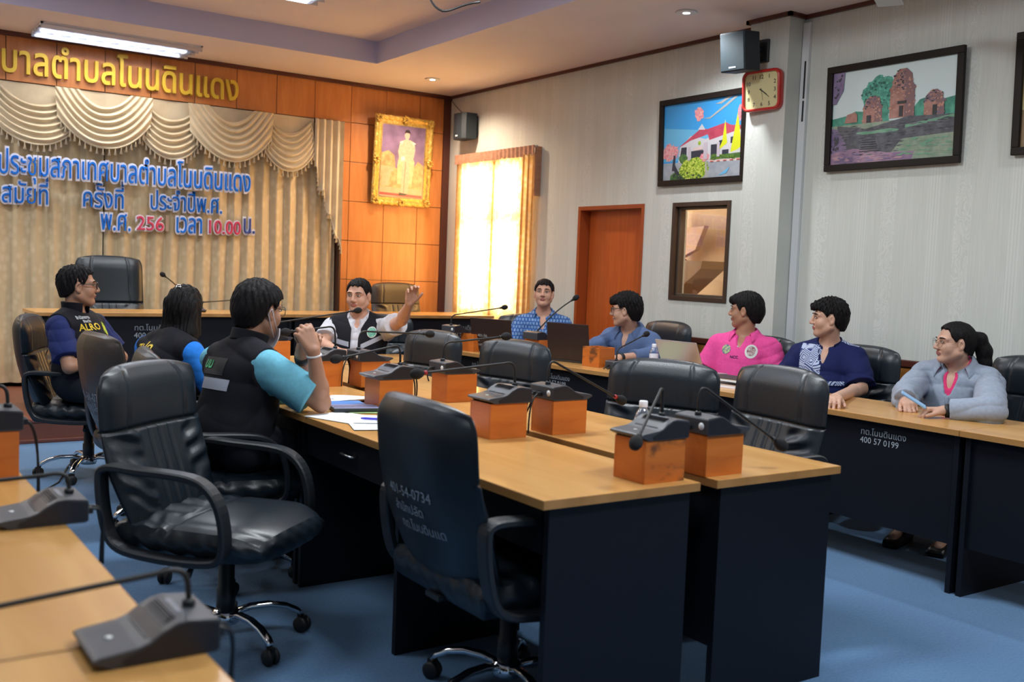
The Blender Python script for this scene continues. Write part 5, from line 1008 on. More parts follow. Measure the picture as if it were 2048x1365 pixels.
# ------------------------------------------------------------------ smooth solid bodies (implicit surface -> one mesh)
class Field:
    'signed distance field on a grid; each shape touches only its own box'
    def __init__(s, lo, hi, h):
        s.h = h; s.lo = np.array(lo, float); n = np.ceil((np.array(hi)-s.lo)/h).astype(int)+2; s.n = n
        s.D = np.full(n, 0.08, np.float32); s.ax = [(s.lo[i]+h*np.arange(n[i])).astype(np.float32) for i in range(3)]
    def box(s, c, r):
        a = np.maximum(np.floor((np.array(c)-r-s.lo)/s.h).astype(int), 0); b = np.minimum(np.ceil((np.array(c)+r-s.lo)/s.h).astype(int)+1, s.n)
        if (b <= a).any(): return None, None
        sl = tuple(slice(x, y) for x, y in zip(a, b))
        return sl, [s.ax[0][sl[0]][:, None, None], s.ax[1][sl[1]][None, :, None], s.ax[2][sl[2]][None, None, :]]
    def join(s, sl, d, k, sub=False):
        D = s.D[sl]
        if sub:
            if k > 0: hh = np.clip(0.5-0.5*(D+d)/k, 0, 1); s.D[sl] = D*(1-hh)-d*hh+k*hh*(1-hh)
            else: s.D[sl] = np.maximum(D, -d)
        else:
            hh = np.clip(0.5+0.5*(D-d)/k, 0, 1); s.D[sl] = D*(1-hh)+d*hh-k*hh*(1-hh)
    def rc(s, a, b, ra, rb, k=0.02, sub=False, cut=None):
        'round cone; cut = extra plane (point, normal) that ends it flat'
        a = np.array(a, float); b = np.array(b, float); c = (a+b)/2; m = max(ra, rb)+k+3*s.h
        sl, X = s.box(c, np.abs(b-a)/2+m)
        if sl is None: return
        ba = b-a; L2 = max(float(ba@ba), 1e-9); px, py, pz = X[0]-a[0], X[1]-a[1], X[2]-a[2]
        t = np.clip((px*ba[0]+py*ba[1]+pz*ba[2])/L2, 0, 1)
        d = np.sqrt((px-ba[0]*t)**2+(py-ba[1]*t)**2+(pz-ba[2]*t)**2)-(ra+(rb-ra)*t)
        if cut is not None:
            q, n = np.array(cut[0]), np.array(cut[1]); d = np.maximum(d, (X[0]-q[0])*n[0]+(X[1]-q[1])*n[1]+(X[2]-q[2])*n[2])
        s.join(sl, d.astype(np.float32), k, sub)
    def el(s, c, r, R=None, k=0.02, sub=False):
        'ellipsoid with radii r in the frame R (columns = axes)'
        c = np.array(c, float); r = np.array(r, float); R = np.eye(3) if R is None else R
        ext = np.sqrt(((R*r)**2).sum(1))+k+3*s.h; sl, X = s.box(c, ext)
        if sl is None: return
        p = [X[0]-c[0], X[1]-c[1], X[2]-c[2]]; q = [p[0]*R[0, i]+p[1]*R[1, i]+p[2]*R[2, i] for i in range(3)]
        k0 = np.sqrt(sum((q[i]/r[i])**2 for i in range(3))); k1 = np.sqrt(sum((q[i]/r[i]**2)**2 for i in range(3)))+1e-6
        s.join(sl, (k0*(k0-1)/k1).astype(np.float32), k, sub)
    def near(s, w=0.03): return np.nonzero(np.abs(s.D) < w)
    def pts(s, idx): return np.stack([s.ax[i][idx[i]] for i in range(3)], 1)
    def mesh(s, name):
        D = s.D; I = D < 0; n = D.shape
        cnt = np.zeros(tuple(x-1 for x in n), np.int8)
        for i in (0, 1):
            for j in (0, 1):
                for k in (0, 1): cnt += I[i:n[0]-1+i, j:n[1]-1+j, k:n[2]-1+k]
        c = np.nonzero((cnt > 0) & (cnt < 8)); m = len(c[0]); acc = np.zeros((m, 3)); w = np.zeros(m)
        idm = np.full(cnt.shape, -1, np.int32); idm[c] = np.arange(m)
        for ax in range(3):
            o1, o2 = [q for q in range(3) if q != ax]
            for u in (0, 1):
                for v in (0, 1):
                    p = [x.copy() for x in c]; p[o1] = p[o1]+u; p[o2] = p[o2]+v; q = [x.copy() for x in p]; q[ax] = q[ax]+1
                    a = D[tuple(p)]; b = D[tuple(q)]; x = (a < 0) != (b < 0); t = np.where(x, a/np.where(x, a-b, 1), 0)
                    pt = np.stack(p, 1).astype(float); pt[:, ax] += t; acc[x] += pt[x]; w[x] += 1
        V = s.lo+s.h*(acc/np.maximum(w, 1)[:, None]); F = []
        for ax in range(3):
            o1, o2 = [(1, 2), (2, 0), (0, 1)][ax]
            sl0 = [slice(1, -1)]*3; sl0[ax] = slice(0, -1); sl1 = [slice(1, -1)]*3; sl1[ax] = slice(1, None)
            A = I[tuple(sl0)]; B = I[tuple(sl1)]; e = np.nonzero(A != B); P = [x.copy() for x in e]
            P[o1] = P[o1]+1; P[o2] = P[o2]+1
            def cid(u, v): q = [x.copy() for x in P]; q[o1] = q[o1]-u; q[o2] = q[o2]-v; return idm[tuple(q)]
            q = np.stack([cid(0, 0), cid(1, 0), cid(1, 1), cid(0, 1)], 1); inside = A[e]
            F.append(np.where(inside[:, None], q, q[:, ::-1]))
        F = np.concatenate(F); F = F[(F >= 0).all(1)]
        me = bpy.data.meshes.new(name); me.vertices.add(m); me.vertices.foreach_set('co', V.astype(np.float32).ravel())
        me.loops.add(len(F)*4); me.loops.foreach_set('vertex_index', F.astype(np.int32).ravel())
        me.polygons.add(len(F)); me.polygons.foreach_set('loop_start', np.arange(0, len(F)*4, 4, dtype=np.int32)); me.polygons.foreach_set('loop_total', np.full(len(F), 4, np.int32))
        me.polygons.foreach_set('use_smooth', np.ones(len(F), bool)); me.update(); me.validate()
        return me
def fold(P, seed, f=44):
    'creases: soft rolls between sharper valleys, stretched along one direction'
    q = np.random.RandomState(seed); r = np.zeros(len(P))
    for i in range(5):
        d = q.normal(size=3); d /= np.linalg.norm(d); e = q.normal(size=3); g = q.normal(size=3)
        ph = (P@d)*f*(0.55+0.35*i)+1.8*np.sin((P@e)*8+q.uniform(0, 6))+1.2*np.sin((P@g)*15+q.uniform(0, 6)); a = np.clip(np.sin((P@g)*7+q.uniform(0, 6))+0.35, 0, 1)
        r += a*(0.55-np.abs(np.sin(ph/2+q.uniform(0, 6)))**0.7)/(1+0.30*i)
    return r*1.1

def skin_mat(name, c): 
    m = noise_mat(name, tuple(x*0.95 for x in c), tuple(min(1, x*1.05) for x in c), (1, 1, 1), 30, 4, 0.48, 0.4)
    b = m.node_tree.nodes['Principled BSDF']; b.inputs['Subsurface Weight'].default_value = 0.06; b.inputs['Subsurface Radius'].default_value = (0.012, 0.005, 0.003); return m
SKIN = skin_mat('skin_fair', (0.56, 0.31, 0.22)); SKIN_T = skin_mat('skin_tan', (0.40, 0.205, 0.130)); SKIN_L = skin_mat('skin_light', (0.56, 0.33, 0.24))
HAIR = noise_mat('black_hair', (0.004, 0.0035, 0.004), (0.010, 0.008, 0.009), (1, 1, 0.25), 160, 3, 0.60, 0.16, bump=0.3)
LIPS = {}
EYE_W = mat('eye_white', (0.62, 0.58, 0.55), 0.25); EYE_D = mat('eye_dark', (0.012, 0.008, 0.006), 0.2)
def cloth(name, c1, c2=None, rough=0.8, ns=60, **kw): return noise_mat(name, c1, c2 or tuple(x*0.88 for x in c1), (1, 1, 1), ns, 4, rough, 0.18, bump=0.06, sheen=0.02, **kw)
PANTS = cloth('dark_trousers', (0.014, 0.016, 0.024)); SHOE = mat('black_shoes', (0.01, 0.01, 0.01), 0.35)

HANDS = {'flat': ((10, 10, 8), (8, 10, 8), (10, 10, 8), (12, 12, 10)), 'relax': ((25, 30, 20), (28, 34, 22), (32, 38, 25), (36, 40, 28)), 'fist': ((78, 88, 55), (80, 90, 55), (82, 90, 55), (84, 88, 55)), 'wave': ((24, 36, 26), (28, 38, 28), (34, 42, 30), (40, 46, 32)), 'clasp': ((50, 62, 35), (52, 64, 36), (54, 66, 38), (58, 66, 40)), 'hold': ((50, 40, 25), (56, 46, 28), (62, 52, 30), (68, 56, 34))}
def hand_prims(F, w, d, n, side, pose, sc=1.0, spread=7.0, thumb=35):
    'w wrist, d direction of the fingers, n palm normal, side +1 left / -1 right'
    d = Vector(d).normalized(); n = (Vector(n)-d*Vector(n).dot(d)).normalized(); t = d.cross(n)*side; w = Vector(w)      # t points to the thumb side
    def P(a, b, c): return w+d*(a*sc)+t*(b*sc)+n*(c*sc)
    k = 0.006
    base = [(0.088, 0.028), (0.092, 0.009), (0.088, -0.010), (0.079, -0.028)]; seg = [(0.044, 0.026, 0.021), (0.048, 0.030, 0.022), (0.045, 0.028, 0.021), (0.035, 0.021, 0.019)]; rad = (0.0092, 0.0094, 0.009, 0.008)
    for (a, b), r in zip(base, rad): F.rc(P(0.006, b*0.55, 0), P(a, b, 0), 0.0155*sc, 0.0118*sc, 0.012)
    F.rc(P(0.03, 0.020, 0.006), P(0.055, 0.026, 0.005), 0.015*sc, 0.011*sc, 0.012); F.rc(P(0.03, -0.02, 0.006), P(0.06, -0.022, 0.004), 0.014*sc, 0.010*sc, 0.012)
    for i in range(4):
        a, b = base[i]; p = P(a, b, 0); ang = 0; sp = math.radians(spread*(1.5-i)*0.9); fd = (d*math.cos(sp)+t*math.sin(sp)).normalized()
        for j in range(3):
            ang += math.radians(HANDS[pose][i][j]); q = p+(fd*math.cos(ang)+n*math.sin(ang))*(seg[i][j]*sc)
            r0 = rad[i]*sc*(1-0.10*j); F.rc(p, q, r0, r0*0.90, k if j else 0.009); p = q
    a = math.radians(thumb); td = (d*math.cos(a)+t*math.sin(a)*0.85+n*math.sin(a)*0.45).normalized()
    p0 = P(0.018, 0.020, 0.006); p1 = p0+td*0.040*sc; td2 = (td+d*0.35+n*0.2).normalized(); p2 = p1+td2*0.032*sc; p3 = p2+(td2+d*0.3).normalized()*0.026*sc
    F.rc(p0, p1, 0.016*sc, 0.0115*sc, 0.010); F.rc(p1, p2, 0.0112*sc, 0.0100*sc, k); F.rc(p2, p3, 0.0100*sc, 0.0085*sc, k)

def frame(yaw, pitch=0.0, roll=0.0):
    'columns forward, left, up; pitch > 0 looks up, roll > 0 tips toward the left shoulder'
    y, p, r = map(math.radians, (yaw, pitch, roll))
    f = Vector((math.cos(y)*math.cos(p), math.sin(y)*math.cos(p), math.sin(p))); l = Vector((-math.sin(y), math.cos(y), 0)); u = f.cross(l)
    l2 = l*math.cos(r)-u*math.sin(r); u2 = u*math.cos(r)+l*math.sin(r)
    return np.array([f, l2, u2]).T
class Person:
    def __init__(s, label, root, yaw, head, hyaw, hpitch=0, hroll=0, lean=0, side=0, bw=1.0, belly=0.0, hs=1.0, skin=None, face=1.0, pz=0.575, jaw=1.0):
        s.label = label; s.P = Vector((root[0], root[1], pz)); s.B = frame(yaw, -lean, side); s.bw = bw; s.belly = belly; s.skin = skin or SKIN; s.hs = hs; s.fw = face; s.jaw = jaw
        s.hc = Vector(head); s.H = frame(hyaw, hpitch, hroll); s.arms = {}; s.yaw = yaw; s.parts = []
        s.nb = s.T(-0.010, 0, 0.395)
    def T(s, x, y, z): return s.P+Vector(s.B @ np.array((x, y*s.bw, z)))
    def Hd(s, x, y, z): return s.hc+Vector(s.H @ (np.array((x, y*s.fw, z))*s.hs))
    def arm(s, side, elbow, wrist, d, n, pose, upper=1.0, **kw):
        sh = s.T(-0.005, 0.172*side, 0.318); s.arms[side] = (sh, Vector(elbow), Vector(wrist), d, n, pose, kw); return s
    def torso(s, F, o, k=0.05, belly_k=1.0):
        B, w = s.B, s.bw
        F.el(s.T(-0.005, 0, 0.03), (0.125+o, 0.172*w+o, 0.135+o), B, k); F.el(s.T(0.012+s.belly*0.6, 0, 0.14), (0.110+s.belly+o, 0.146*w+o, 0.155+o), B, k)
        F.el(s.T(0.002, 0, 0.25), (0.108+s.belly*0.3+o, 0.155*w+o, 0.145+o), B, k)
        for q in (1, -1):
            F.rc(s.T(-0.005, 0.07*q, 0.325), s.T(-0.005, 0.160*q, 0.318), 0.058+o, 0.052+o, k*0.8); F.rc(s.T(-0.020, 0.03*q, 0.398), s.T(-0.012, 0.135*q, 0.350), 0.040+o*0.7, 0.036+o*0.8, 0.035)
    def build(s):
        pts = [s.P, s.hc, s.T(0, 0, .4)]+[p for a in s.arms.values() for p in a[:3]]+[s.T(0.48, 0.2, -.1), s.T(0.48, -0.2, -.1), s.T(-.15, .25, .1), s.T(-.15, -.25, .1)]
        kn = [Vector((s.P.x, s.P.y, 0))+Vector(frame(s.yaw) @ np.array((0.42, 0.115*q, 0.535))) for q in (1, -1)]; an = [k+Vector(frame(s.yaw) @ np.array((0.02, 0.0, -0.45))) for k in kn]
        lo = np.min([tuple(p) for p in pts+kn], 0)-0.22; hi = np.max([tuple(p) for p in pts+kn], 0)+0.22; lo[2] = 0.0; s.lo, s.hi = lo, hi
        F = Field(lo, hi, 0.0042); H, hs, fw = s.H, s.hs, s.fw
        s.torso(F, 0.0)
        F.rc(s.nb, s.Hd(-0.022, 0, -0.055), 0.058, 0.053*(0.5+0.5*fw), 0.03)
        hip = [s.T(0.0, 0.09*q/s.bw, -0.02) for q in (1, -1)]
        for i in (0, 1): F.rc(hip[i], kn[i], 0.085, 0.058, 0.04); F.rc(kn[i], an[i], 0.055, 0.038, 0.03); F.rc(an[i]+Vector((0, 0, -0.03)), an[i]+Vector(frame(s.yaw) @ np.array((0.14, 0, -0.045))), 0.036, 0.028, 0.03)
        for side, (sh, e, w, d, n, pose, kw) in s.arms.items():
            F.rc(sh, e, 0.050, 0.040, 0.03); m = e.lerp(w, 0.3); F.rc(e, m, 0.038, 0.0385, 0.015); F.rc(m, w, 0.0385, 0.0255, 0.02); hand_prims(F, w, d, n, side, pose, **kw)
        def el(c, r, k=0.012, sub=False): F.el(s.Hd(*c), (r[0]*hs, r[1]*hs*fw, r[2]*hs), H, k, sub)
        def rc(a, b, ra, rb, k=0.012, sub=False): F.rc(s.Hd(*a), s.Hd(*b), ra*hs, rb*hs, k, sub)
        el((-0.016, 0, 0.030), (0.098, 0.077, 0.086)); el((0.026, 0, -0.030), (0.064, 0.064, 0.080), 0.02)
        for q in (1, -1):
            rc((-0.004, 0.053*q*s.jaw, -0.052), (0.056, 0.018*q, -0.094), 0.021, 0.019, 0.025); el((0.054, 0.038*q, -0.030), (0.026, 0.026, 0.030), 0.018)
            rc((0.082, 0.012*q, 0.026), (0.066, 0.048*q, 0.024), 0.010, 0.011, 0.016); el((0.097, 0.0125*q, -0.031), (0.010, 0.0095, 0.0085), 0.006)
            el((0.094, 0.032*q, 0.006), (0.012, 0.018, 0.010), 0.010, True)
            el((-0.006, 0.079*q, -0.006), (0.019, 0.009, 0.031), 0.006); el((-0.002, 0.087*q, -0.003), (0.010, 0.006, 0.018), 0.004, True); el((-0.001, 0.077*q, -0.030), (0.010, 0.008, 0.011), 0.005)
        rc((0.087, 0, 0.018), (0.106, 0, -0.026), 0.0085, 0.0125, 0.008); el((0.062, 0, -0.094), (0.026, 0.028, 0.022), 0.016)
        el((0.086, 0, -0.055), (0.012, 0.024, 0.0065), 0.006); el((0.085, 0, -0.0655), (0.011, 0.020, 0.0065), 0.006); rc((0.097, 0.020, -0.0605), (0.097, -0.020, -0.0605), 0.0028, 0.0028, 0.003, True)
        me = F.mesh('body')
        o = bpy.data.objects.new('person', me); COL.objects.link(o); tag(o, s.label, 'person', None); s.o = o
        lip = LIPS.setdefault(s.skin.name, mat('lips_'+s.skin.name, (0.36, 0.13, 0.11) if s.skin is not SKIN_T else (0.27, 0.10, 0.08), 0.4)); me.materials.append(s.skin); me.materials.append(lip)
        v, _ = mesh_arrays(me); c = np.empty(len(me.polygons)*3); me.polygons.foreach_get('center', c); L = ((c.reshape(-1, 3)-np.array(s.hc)) @ H)/hs
        me.polygons.foreach_set('material_index', ((L[:, 0] > 0.084) & (((L[:, 1]/fw/0.024)**2+((L[:, 2]+0.0605)/0.0125)**2) < 1)).astype(np.int32))
        # trousers and shoes
        F = Field((lo[0], lo[1], 0), (hi[0], hi[1], s.P.z+0.2), 0.008)
        F.el(s.T(-0.005, 0, 0.02), (0.142, 0.19*s.bw, 0.135), s.B, 0.05)
        for i in (0, 1): F.rc(hip[i], kn[i], 0.104, 0.076, 0.05); F.rc(kn[i], an[i], 0.074, 0.058, 0.04, cut=(an[i]+Vector((0, 0, -0.01)), (0, 0, -1)))
        i = F.near(0.03); F.D[i] += (0.004*fold(F.pts(i), 3)).astype(np.float32); s.child(F, 'trousers', s.pants if hasattr(s, 'pants') else PANTS)
        for k in (0, 1):
            mb = MB(); R = Matrix(frame(s.yaw).tolist()).to_4x4(); R.translation = an[k]; R.translation.z = 0.0
            mb.prism([(-0.075, 0.0), (-0.08, 0.05), (-0.05, 0.085), (0.03, 0.085), (0.10, 0.055), (0.17, 0.045), (0.195, 0.025), (0.19, 0.0)], 'y', -0.043, 0.043, bev=0.014, M=R); mb.build('shoe', SHOE, o)
        # eyes and brows
        for q in (1, -1):
            mb = MB(); Mh = Matrix(H.tolist()); M4 = Mh.to_4x4()
            mb.ball(s.Hd(0.0835, 0.032*q, 0.006), (0.0085*hs, 0.0145*hs*fw, 0.0040*hs), 14, 8, 0, Mh.to_3x3()); mb.ball(s.Hd(0.0895, 0.0325*q, 0.006), (0.0035*hs, 0.0054*hs, 0.0039*hs), 10, 8, 1, Mh.to_3x3())
            mb.tube([s.Hd(0.0885, 0.017*q, 0.0085), s.Hd(0.0925, 0.027*q, 0.0125), s.Hd(0.0895, 0.040*q, 0.0118), s.Hd(0.079, 0.049*q, 0.006)], 0.0016*hs, 6, 1); mb.build('eye', [EYE_W, EYE_D], o)
            MB().tube([s.Hd(0.0925, 0.014*q, 0.0275), s.Hd(0.0935, 0.026*q, 0.0300), s.Hd(0.086, 0.042*q, 0.030), s.Hd(0.074, 0.054*q, 0.025)], [0.0022*hs, 0.0036*hs, 0.0032*hs, 0.0014*hs], 6).build('eyebrow', HAIR, o)
        return s
    def child(s, F, name, mats, parent=None):
        return obj_mesh(name, F.mesh(name), mats, parent or s.o)
    def hair(s, top=0.016, side=0.006, back=0.010, line=0.052, fringe=0.0, sweep=0.0, nape=-0.075, extra=None, name='hair', rough=0.004, ear=0.026, seed=1):
        F = Field(np.array(s.hc)-0.30*s.hs, np.array(s.hc)+0.22*s.hs, 0.0038); H, hs, fw = s.H, s.hs, s.fw
        def el(c, r, k=0.02, sub=False): F.el(s.Hd(*c), (r[0]*hs, r[1]*hs*fw, r[2]*hs), H, k, sub)
        el((-0.016, 0, 0.030), (0.098+side, 0.077+side, 0.086+side)); el((-0.014, 0, 0.050), (0.096+top*0.5, 0.072+top*0.35, 0.066+top)); el((-0.050, 0, 0.0), (0.066+back, 0.066+side, 0.082), 0.02)
        if fringe: el((0.052, 0.012*sweep, 0.072), (0.040+fringe, 0.055, 0.026+top*0.5), 0.02); el((0.066+fringe*0.5, 0.02*sweep, 0.070), (0.022+fringe*0.6, 0.036, 0.020), 0.014)
        el((-0.062, 0, -0.055), (0.040+back*0.5, 0.050, 0.045), 0.02)
        i = F.near(0.03); P = F.pts(i); L = ((P-np.array(s.hc)) @ H)/hs
        q = np.random.RandomState(seed); ang = np.arctan2(L[:, 1], L[:, 0]+0.02)
        n = np.sin(ang*23+L[:, 2]*60)+0.8*np.sin(ang*37-L[:, 2]*90+1)+0.7*np.sin(L[:, 0]*210+L[:, 1]*130)+0.7*np.sin(L[:, 1]*170-L[:, 0]*90+2)
        F.D[i] += (rough*n*np.clip((L[:, 2]+0.02)/0.06, 0.15, 1)/1.6).astype(np.float32)
        fx = np.interp(L[:, 0], [-0.12, -0.07, -0.045, -0.030, -0.012, 0.008, 0.022, 0.034, 0.046, 0.058, 0.075, 0.12], [nape, nape, nape*0.75, -0.028, ear+0.006, ear+0.004, 0.002, 0.024, 0.046, line-0.004, line, line-0.012*(fringe > 0.01)])
        fx = fx+0.005*np.sin(L[:, 1]*150+seed)+0.003*np.sin(L[:, 1]*331+2*seed)+(sweep*L[:, 1]*0.20)
        F.D[i] = np.maximum(F.D[i], ((fx-L[:, 2])*hs*0.9).astype(np.float32))
        if extra: extra(F)
        return s.child(F, name, HAIR)
    def shirt(s, m, off=0.012, sleeve=0.62, folds=0.004, name='shirt', vneck=0.035, seed=5, hem=-0.06, parent=None, wide=0.0, cuff=0.0, neck_r=0.064, res=0.0055, belly_off=0.0, vw=0.030):
        F = Field(s.lo, s.hi, res); s.torso(F, off)
        for q, (sh, e, w, *_) in s.arms.items():
            if sleeve <= 1.0:
                c = sh.lerp(e, sleeve); d = (e-sh).normalized(); F.rc(sh, sh.lerp(e, min(sleeve+0.25, 1.05)), 0.056+off, 0.052+off+wide, 0.035, cut=(c, d))
            else:
                F.rc(sh, e, 0.054+off, 0.046+off+wide*0.6, 0.035); c = e.lerp(w, sleeve-1.0); d = (w-e).normalized(); F.rc(e, w+d*0.05, 0.046+off+wide*0.5, 0.030+off+cuff, 0.03, cut=(c, d))
        i = F.near(0.03); P = F.pts(i); F.D[i] += (folds*fold(P, seed)).astype(np.float32)
        z = (P-np.array(s.P)) @ s.B[:, 2]; F.D[i] = np.maximum(F.D[i], (hem-z).astype(np.float32))
        F.rc(s.nb-Vector(s.B[:, 2])*0.02, s.Hd(-0.022, 0, -0.05), neck_r, neck_r+0.004, 0.006, True)
        if vneck:
            for t in np.linspace(0, 1, 5): F.el(s.T(0.105+s.belly*0.4+0.02*t, 0, 0.385-vneck*1.6*t), (0.062, vw*(1-0.72*t)+0.005, 0.042*(1-0.4*t)), s.B, 0.006, True)
        return s.child(F, name, m, parent)
    def vest(s, m, off=0.024, half=0.150, open_w=None, folds=0.004, name='vest', seed=9, neck_r=0.068, hem=-0.10, vdeep=0.06):
        F = Field(s.lo, s.hi, 0.0055); s.torso(F, off); i = F.near(0.045); P = F.pts(i); F.D[i] += (folds*fold(P, seed, 34)).astype(np.float32)
        L = (P-np.array(s.P)) @ s.B; ay = np.abs(L[:, 1])/s.bw; cut = (ay-np.interp(L[:, 2], [0.0, 0.15, 0.23, 0.30, 0.36], [0.30, 0.23, half+0.012, half-0.003, half]))*0.9
        cut = np.maximum(cut, hem-L[:, 2])
        if open_w is not None: cut = np.maximum(cut, np.where(L[:, 0] > 0.02, np.interp(L[:, 2], [-0.1, 0.12, 0.34, 0.41], open_w)-np.abs(L[:, 1]), -1))
        F.D[i] = np.maximum(F.D[i], cut.astype(np.float32)); F.rc(s.nb-Vector(s.B[:, 2])*0.03, s.Hd(-0.022, 0, -0.05), neck_r, neck_r+0.006, 0.006, True)
        if vdeep:
            for t in np.linspace(0, 1, 4): F.el(s.T(0.115+0.02*t, 0, 0.38-vdeep*t), (0.065, 0.05*(1-0.5*t), 0.05), s.B, 0.006, True)
        return s.child(F, name, m)
    def collar(s, m, r=0.072, h=0.034, flap=0.040, spread=150, stand=False, name='collar', tip=0.030, tilt=0.055, drop=0.0, parent=None):
        U = Vector(s.B[:, 2]); Fw = Vector(s.B[:, 0]); Lf = Vector(s.B[:, 1]); C = s.nb+Fw*0.006+U*(0.042-drop); mb = MB(); n = 40
        nz = (s.Hd(-0.022, 0, -0.055)-s.nb).normalized()
        def fn(u, v):
            a = math.radians(-spread+2*spread*u); k = abs(a)/math.radians(150); d = -Fw*math.cos(a)*1.06+Lf*math.sin(a); dz = -tilt*k**1.8
            if stand: q = C+d*(r+0.004*v)+U*(dz-0.012)+nz*(h*v); return q
            if v < 0.5: t = v*2; return C+d*(r-0.002+0.002*t)+U*dz+nz*(h*t)
            t = (v-0.5)*2; f = flap+tip*max(0, (k-0.55)/0.45)**1.5; return C+d*(r+0.004+0.036*t+0.006*math.sin(PI*t))+U*(dz-f*t*0.75)+nz*(h*(1-0.25*t))
        mb.grid(fn, n, 8); o = mb.build(name, m, parent or s.o); md = o.modifiers.new('thickness', 'SOLIDIFY'); md.thickness = 0.003; md.offset = 0; return o
    def glasses(s, m, w=0.024, h=0.019, r=0.0016, rnd=2.6, z=0.004):
        mb = MB(); X = 0.104
        for q in (1, -1):
            P = []
            for k in range(28):
                a = 2*PI*k/28; c, t = math.cos(a), math.sin(a); P.append(s.Hd(X-0.010*abs(c)*(c*q > 0), 0.034*q+w*math.copysign(abs(c)**(2/rnd), c)*1.0, z+h*math.copysign(abs(t)**(2/rnd), t)))
            mb.tube(P, r*s.hs, 6, closed=True); mb.tube([s.Hd(X-0.009, (0.034+w)*q, z+0.006), s.Hd(0.06, 0.079*q, z+0.010), s.Hd(0.0, 0.083*q, z+0.012), s.Hd(-0.020, 0.084*q, -0.010)], r*0.9*s.hs, 6)
        mb.tube([s.Hd(X, 0.034-w, z+0.004), s.Hd(X+0.003, 0, z+0.007), s.Hd(X, -0.034+w, z+0.004)], r*s.hs, 6); return mb.build('glasses', m, s.o)
    def decal(s, target, mb_or_vf, name, m, lift=0.0025, axis=None):
        'lay flat points onto a garment along an axis'
        bv = BVHTree.FromPolygons([v.co for v in target.data.vertices], [tuple(p.vertices) for p in target.data.polygons]); v, f = mb_or_vf; out = []
        for p in v:
            h = bv.ray_cast(Vector(p), axis); out.append(h[0]-axis*lift if h[0] else None)
        ok = [q for q in f if all(out[i] is not None for i in q)]
        if not ok: return None
        good = [p for p in out if p is not None]; c = good[0]
        mb = MB(); mb.add([p if p is not None else c for p in out], ok, 0, True); return mb.build(name, m, target, recalc=False)
    def patch(s, target, cx, cz, w, h, name, m, shape='rect', facing=1, nx=14, nz=6, skew=0.0, yaw_off=0.0):
        'patch on the chest (facing 1) or back (-1); cx, cz in torso coordinates'
        ax = Vector(s.B[:, 0])*(-facing); o = s.T(0.45*facing, 0, 0); R = Vector(s.B[:, 1]); U = Vector(s.B[:, 2])
        if shape == 'disc':
            v = [o+R*cx+U*cz]; f = []
            for k in (1, 2, 3):
                for j in range(24): a = 2*PI*j/24; v.append(o+R*(cx+w/2*k/3*math.cos(a))+U*(cz+h/2*k/3*math.sin(a)))
            f = [(0, 1+j, 1+(j+1) % 24) for j in range(24)]+[(1+24*k+j, 25+24*k+j, 25+24*k+(j+1) % 24, 1+24*k+(j+1) % 24) for k in range(2) for j in range(24)]
        else:
            v = [o+R*(cx+w*(i/nx-0.5))+U*(cz+h*(j/nz-0.5)+skew*(i/nx-0.5)*w) for j in range(nz+1) for i in range(nx+1)]; f = [(j*(nx+1)+i, j*(nx+1)+i+1, (j+1)*(nx+1)+i+1, (j+1)*(nx+1)+i) for j in range(nz) for i in range(nx)]
        return s.decal(target, (v, f), name, m, axis=ax)
    def words(s, target, txt, cx, cz, size, name, m, facing=1, lift=0.004, axis=None, right=None, org=None):
        vf = thai(txt, size, size*0.02, 0, 2); v, f = vf; R = Vector(s.B[:, 1])*facing if right is None else right; U = Vector(s.B[:, 2]); w = v[:, 0].max()
        o = (s.T(0.45*facing, 0, 0)+Vector(s.B[:, 1])*cx+U*cz if org is None else org)-R*(w/2); ax = Vector(s.B[:, 0])*(-facing) if axis is None else axis
        return s.decal(target, ([o+R*float(p[0])+U*float(p[1]) for p in v], f), name, m, lift, ax)
# ------------------------------------------------------------------ people round the tables
BLK = cloth('black_vest', (0.010, 0.010, 0.015)); NAVY = cloth('navy_shirt', (0.016, 0.026, 0.115)); CYAN = cloth('cyan_shirt', (0.17, 0.50, 0.66)); WHITE = cloth('white_shirt', (0.62, 0.62, 0.68)); BLUE_S = cloth('dusty_blue_shirt', (0.085, 0.135, 0.27), (0.105, 0.16, 0.31), ns=200); PINK_S = cloth('pink_polo', (0.80, 0.085, 0.33), (0.72, 0.075, 0.30)); NAVY2 = cloth('deep_navy_cotton', (0.010, 0.016, 0.085)); GREY_J = cloth('grey_jacket', (0.31, 0.36, 0.45), (0.27, 0.32, 0.41)); ROYAL = cloth('bright_blue_sleeve', (0.02, 0.20, 0.72)); HOTP = cloth('hot_pink_lining', (0.75, 0.05, 0.18))
STRIP = mat('reflective_strip', (0.36, 0.38, 0.46), 0.45); YEL = mat('yellow_print', (0.72, 0.50, 0.02), 0.6); GRN = mat('green_print', (0.02, 0.42, 0.16), 0.6); WPR = mat('white_print', (0.60, 0.62, 0.66), 0.6); EMB = noise_mat('emblem_teal', (0.04, 0.36, 0.26), (0.30, 0.62, 0.52), (1, 1, 1), 60, 3, 0.6); EMW = mat('emblem_edge', (0.66, 0.68, 0.66), 0.6); EMY = noise_mat('emblem_lime', (0.10, 0.25, 0.02), (0.55, 0.62, 0.03), (1, 1, 1), 50, 2, 0.6)
EM_R = noise_mat('emblem_red', (0.14, 0.01, 0.03), (0.55, 0.45, 0.45), (1, 1, 1), 70, 2, 0.6); EM_B = noise_mat('emblem_blue', (0.05, 0.12, 0.22), (0.45, 0.50, 0.25), (1, 1, 1), 60, 2, 0.6)
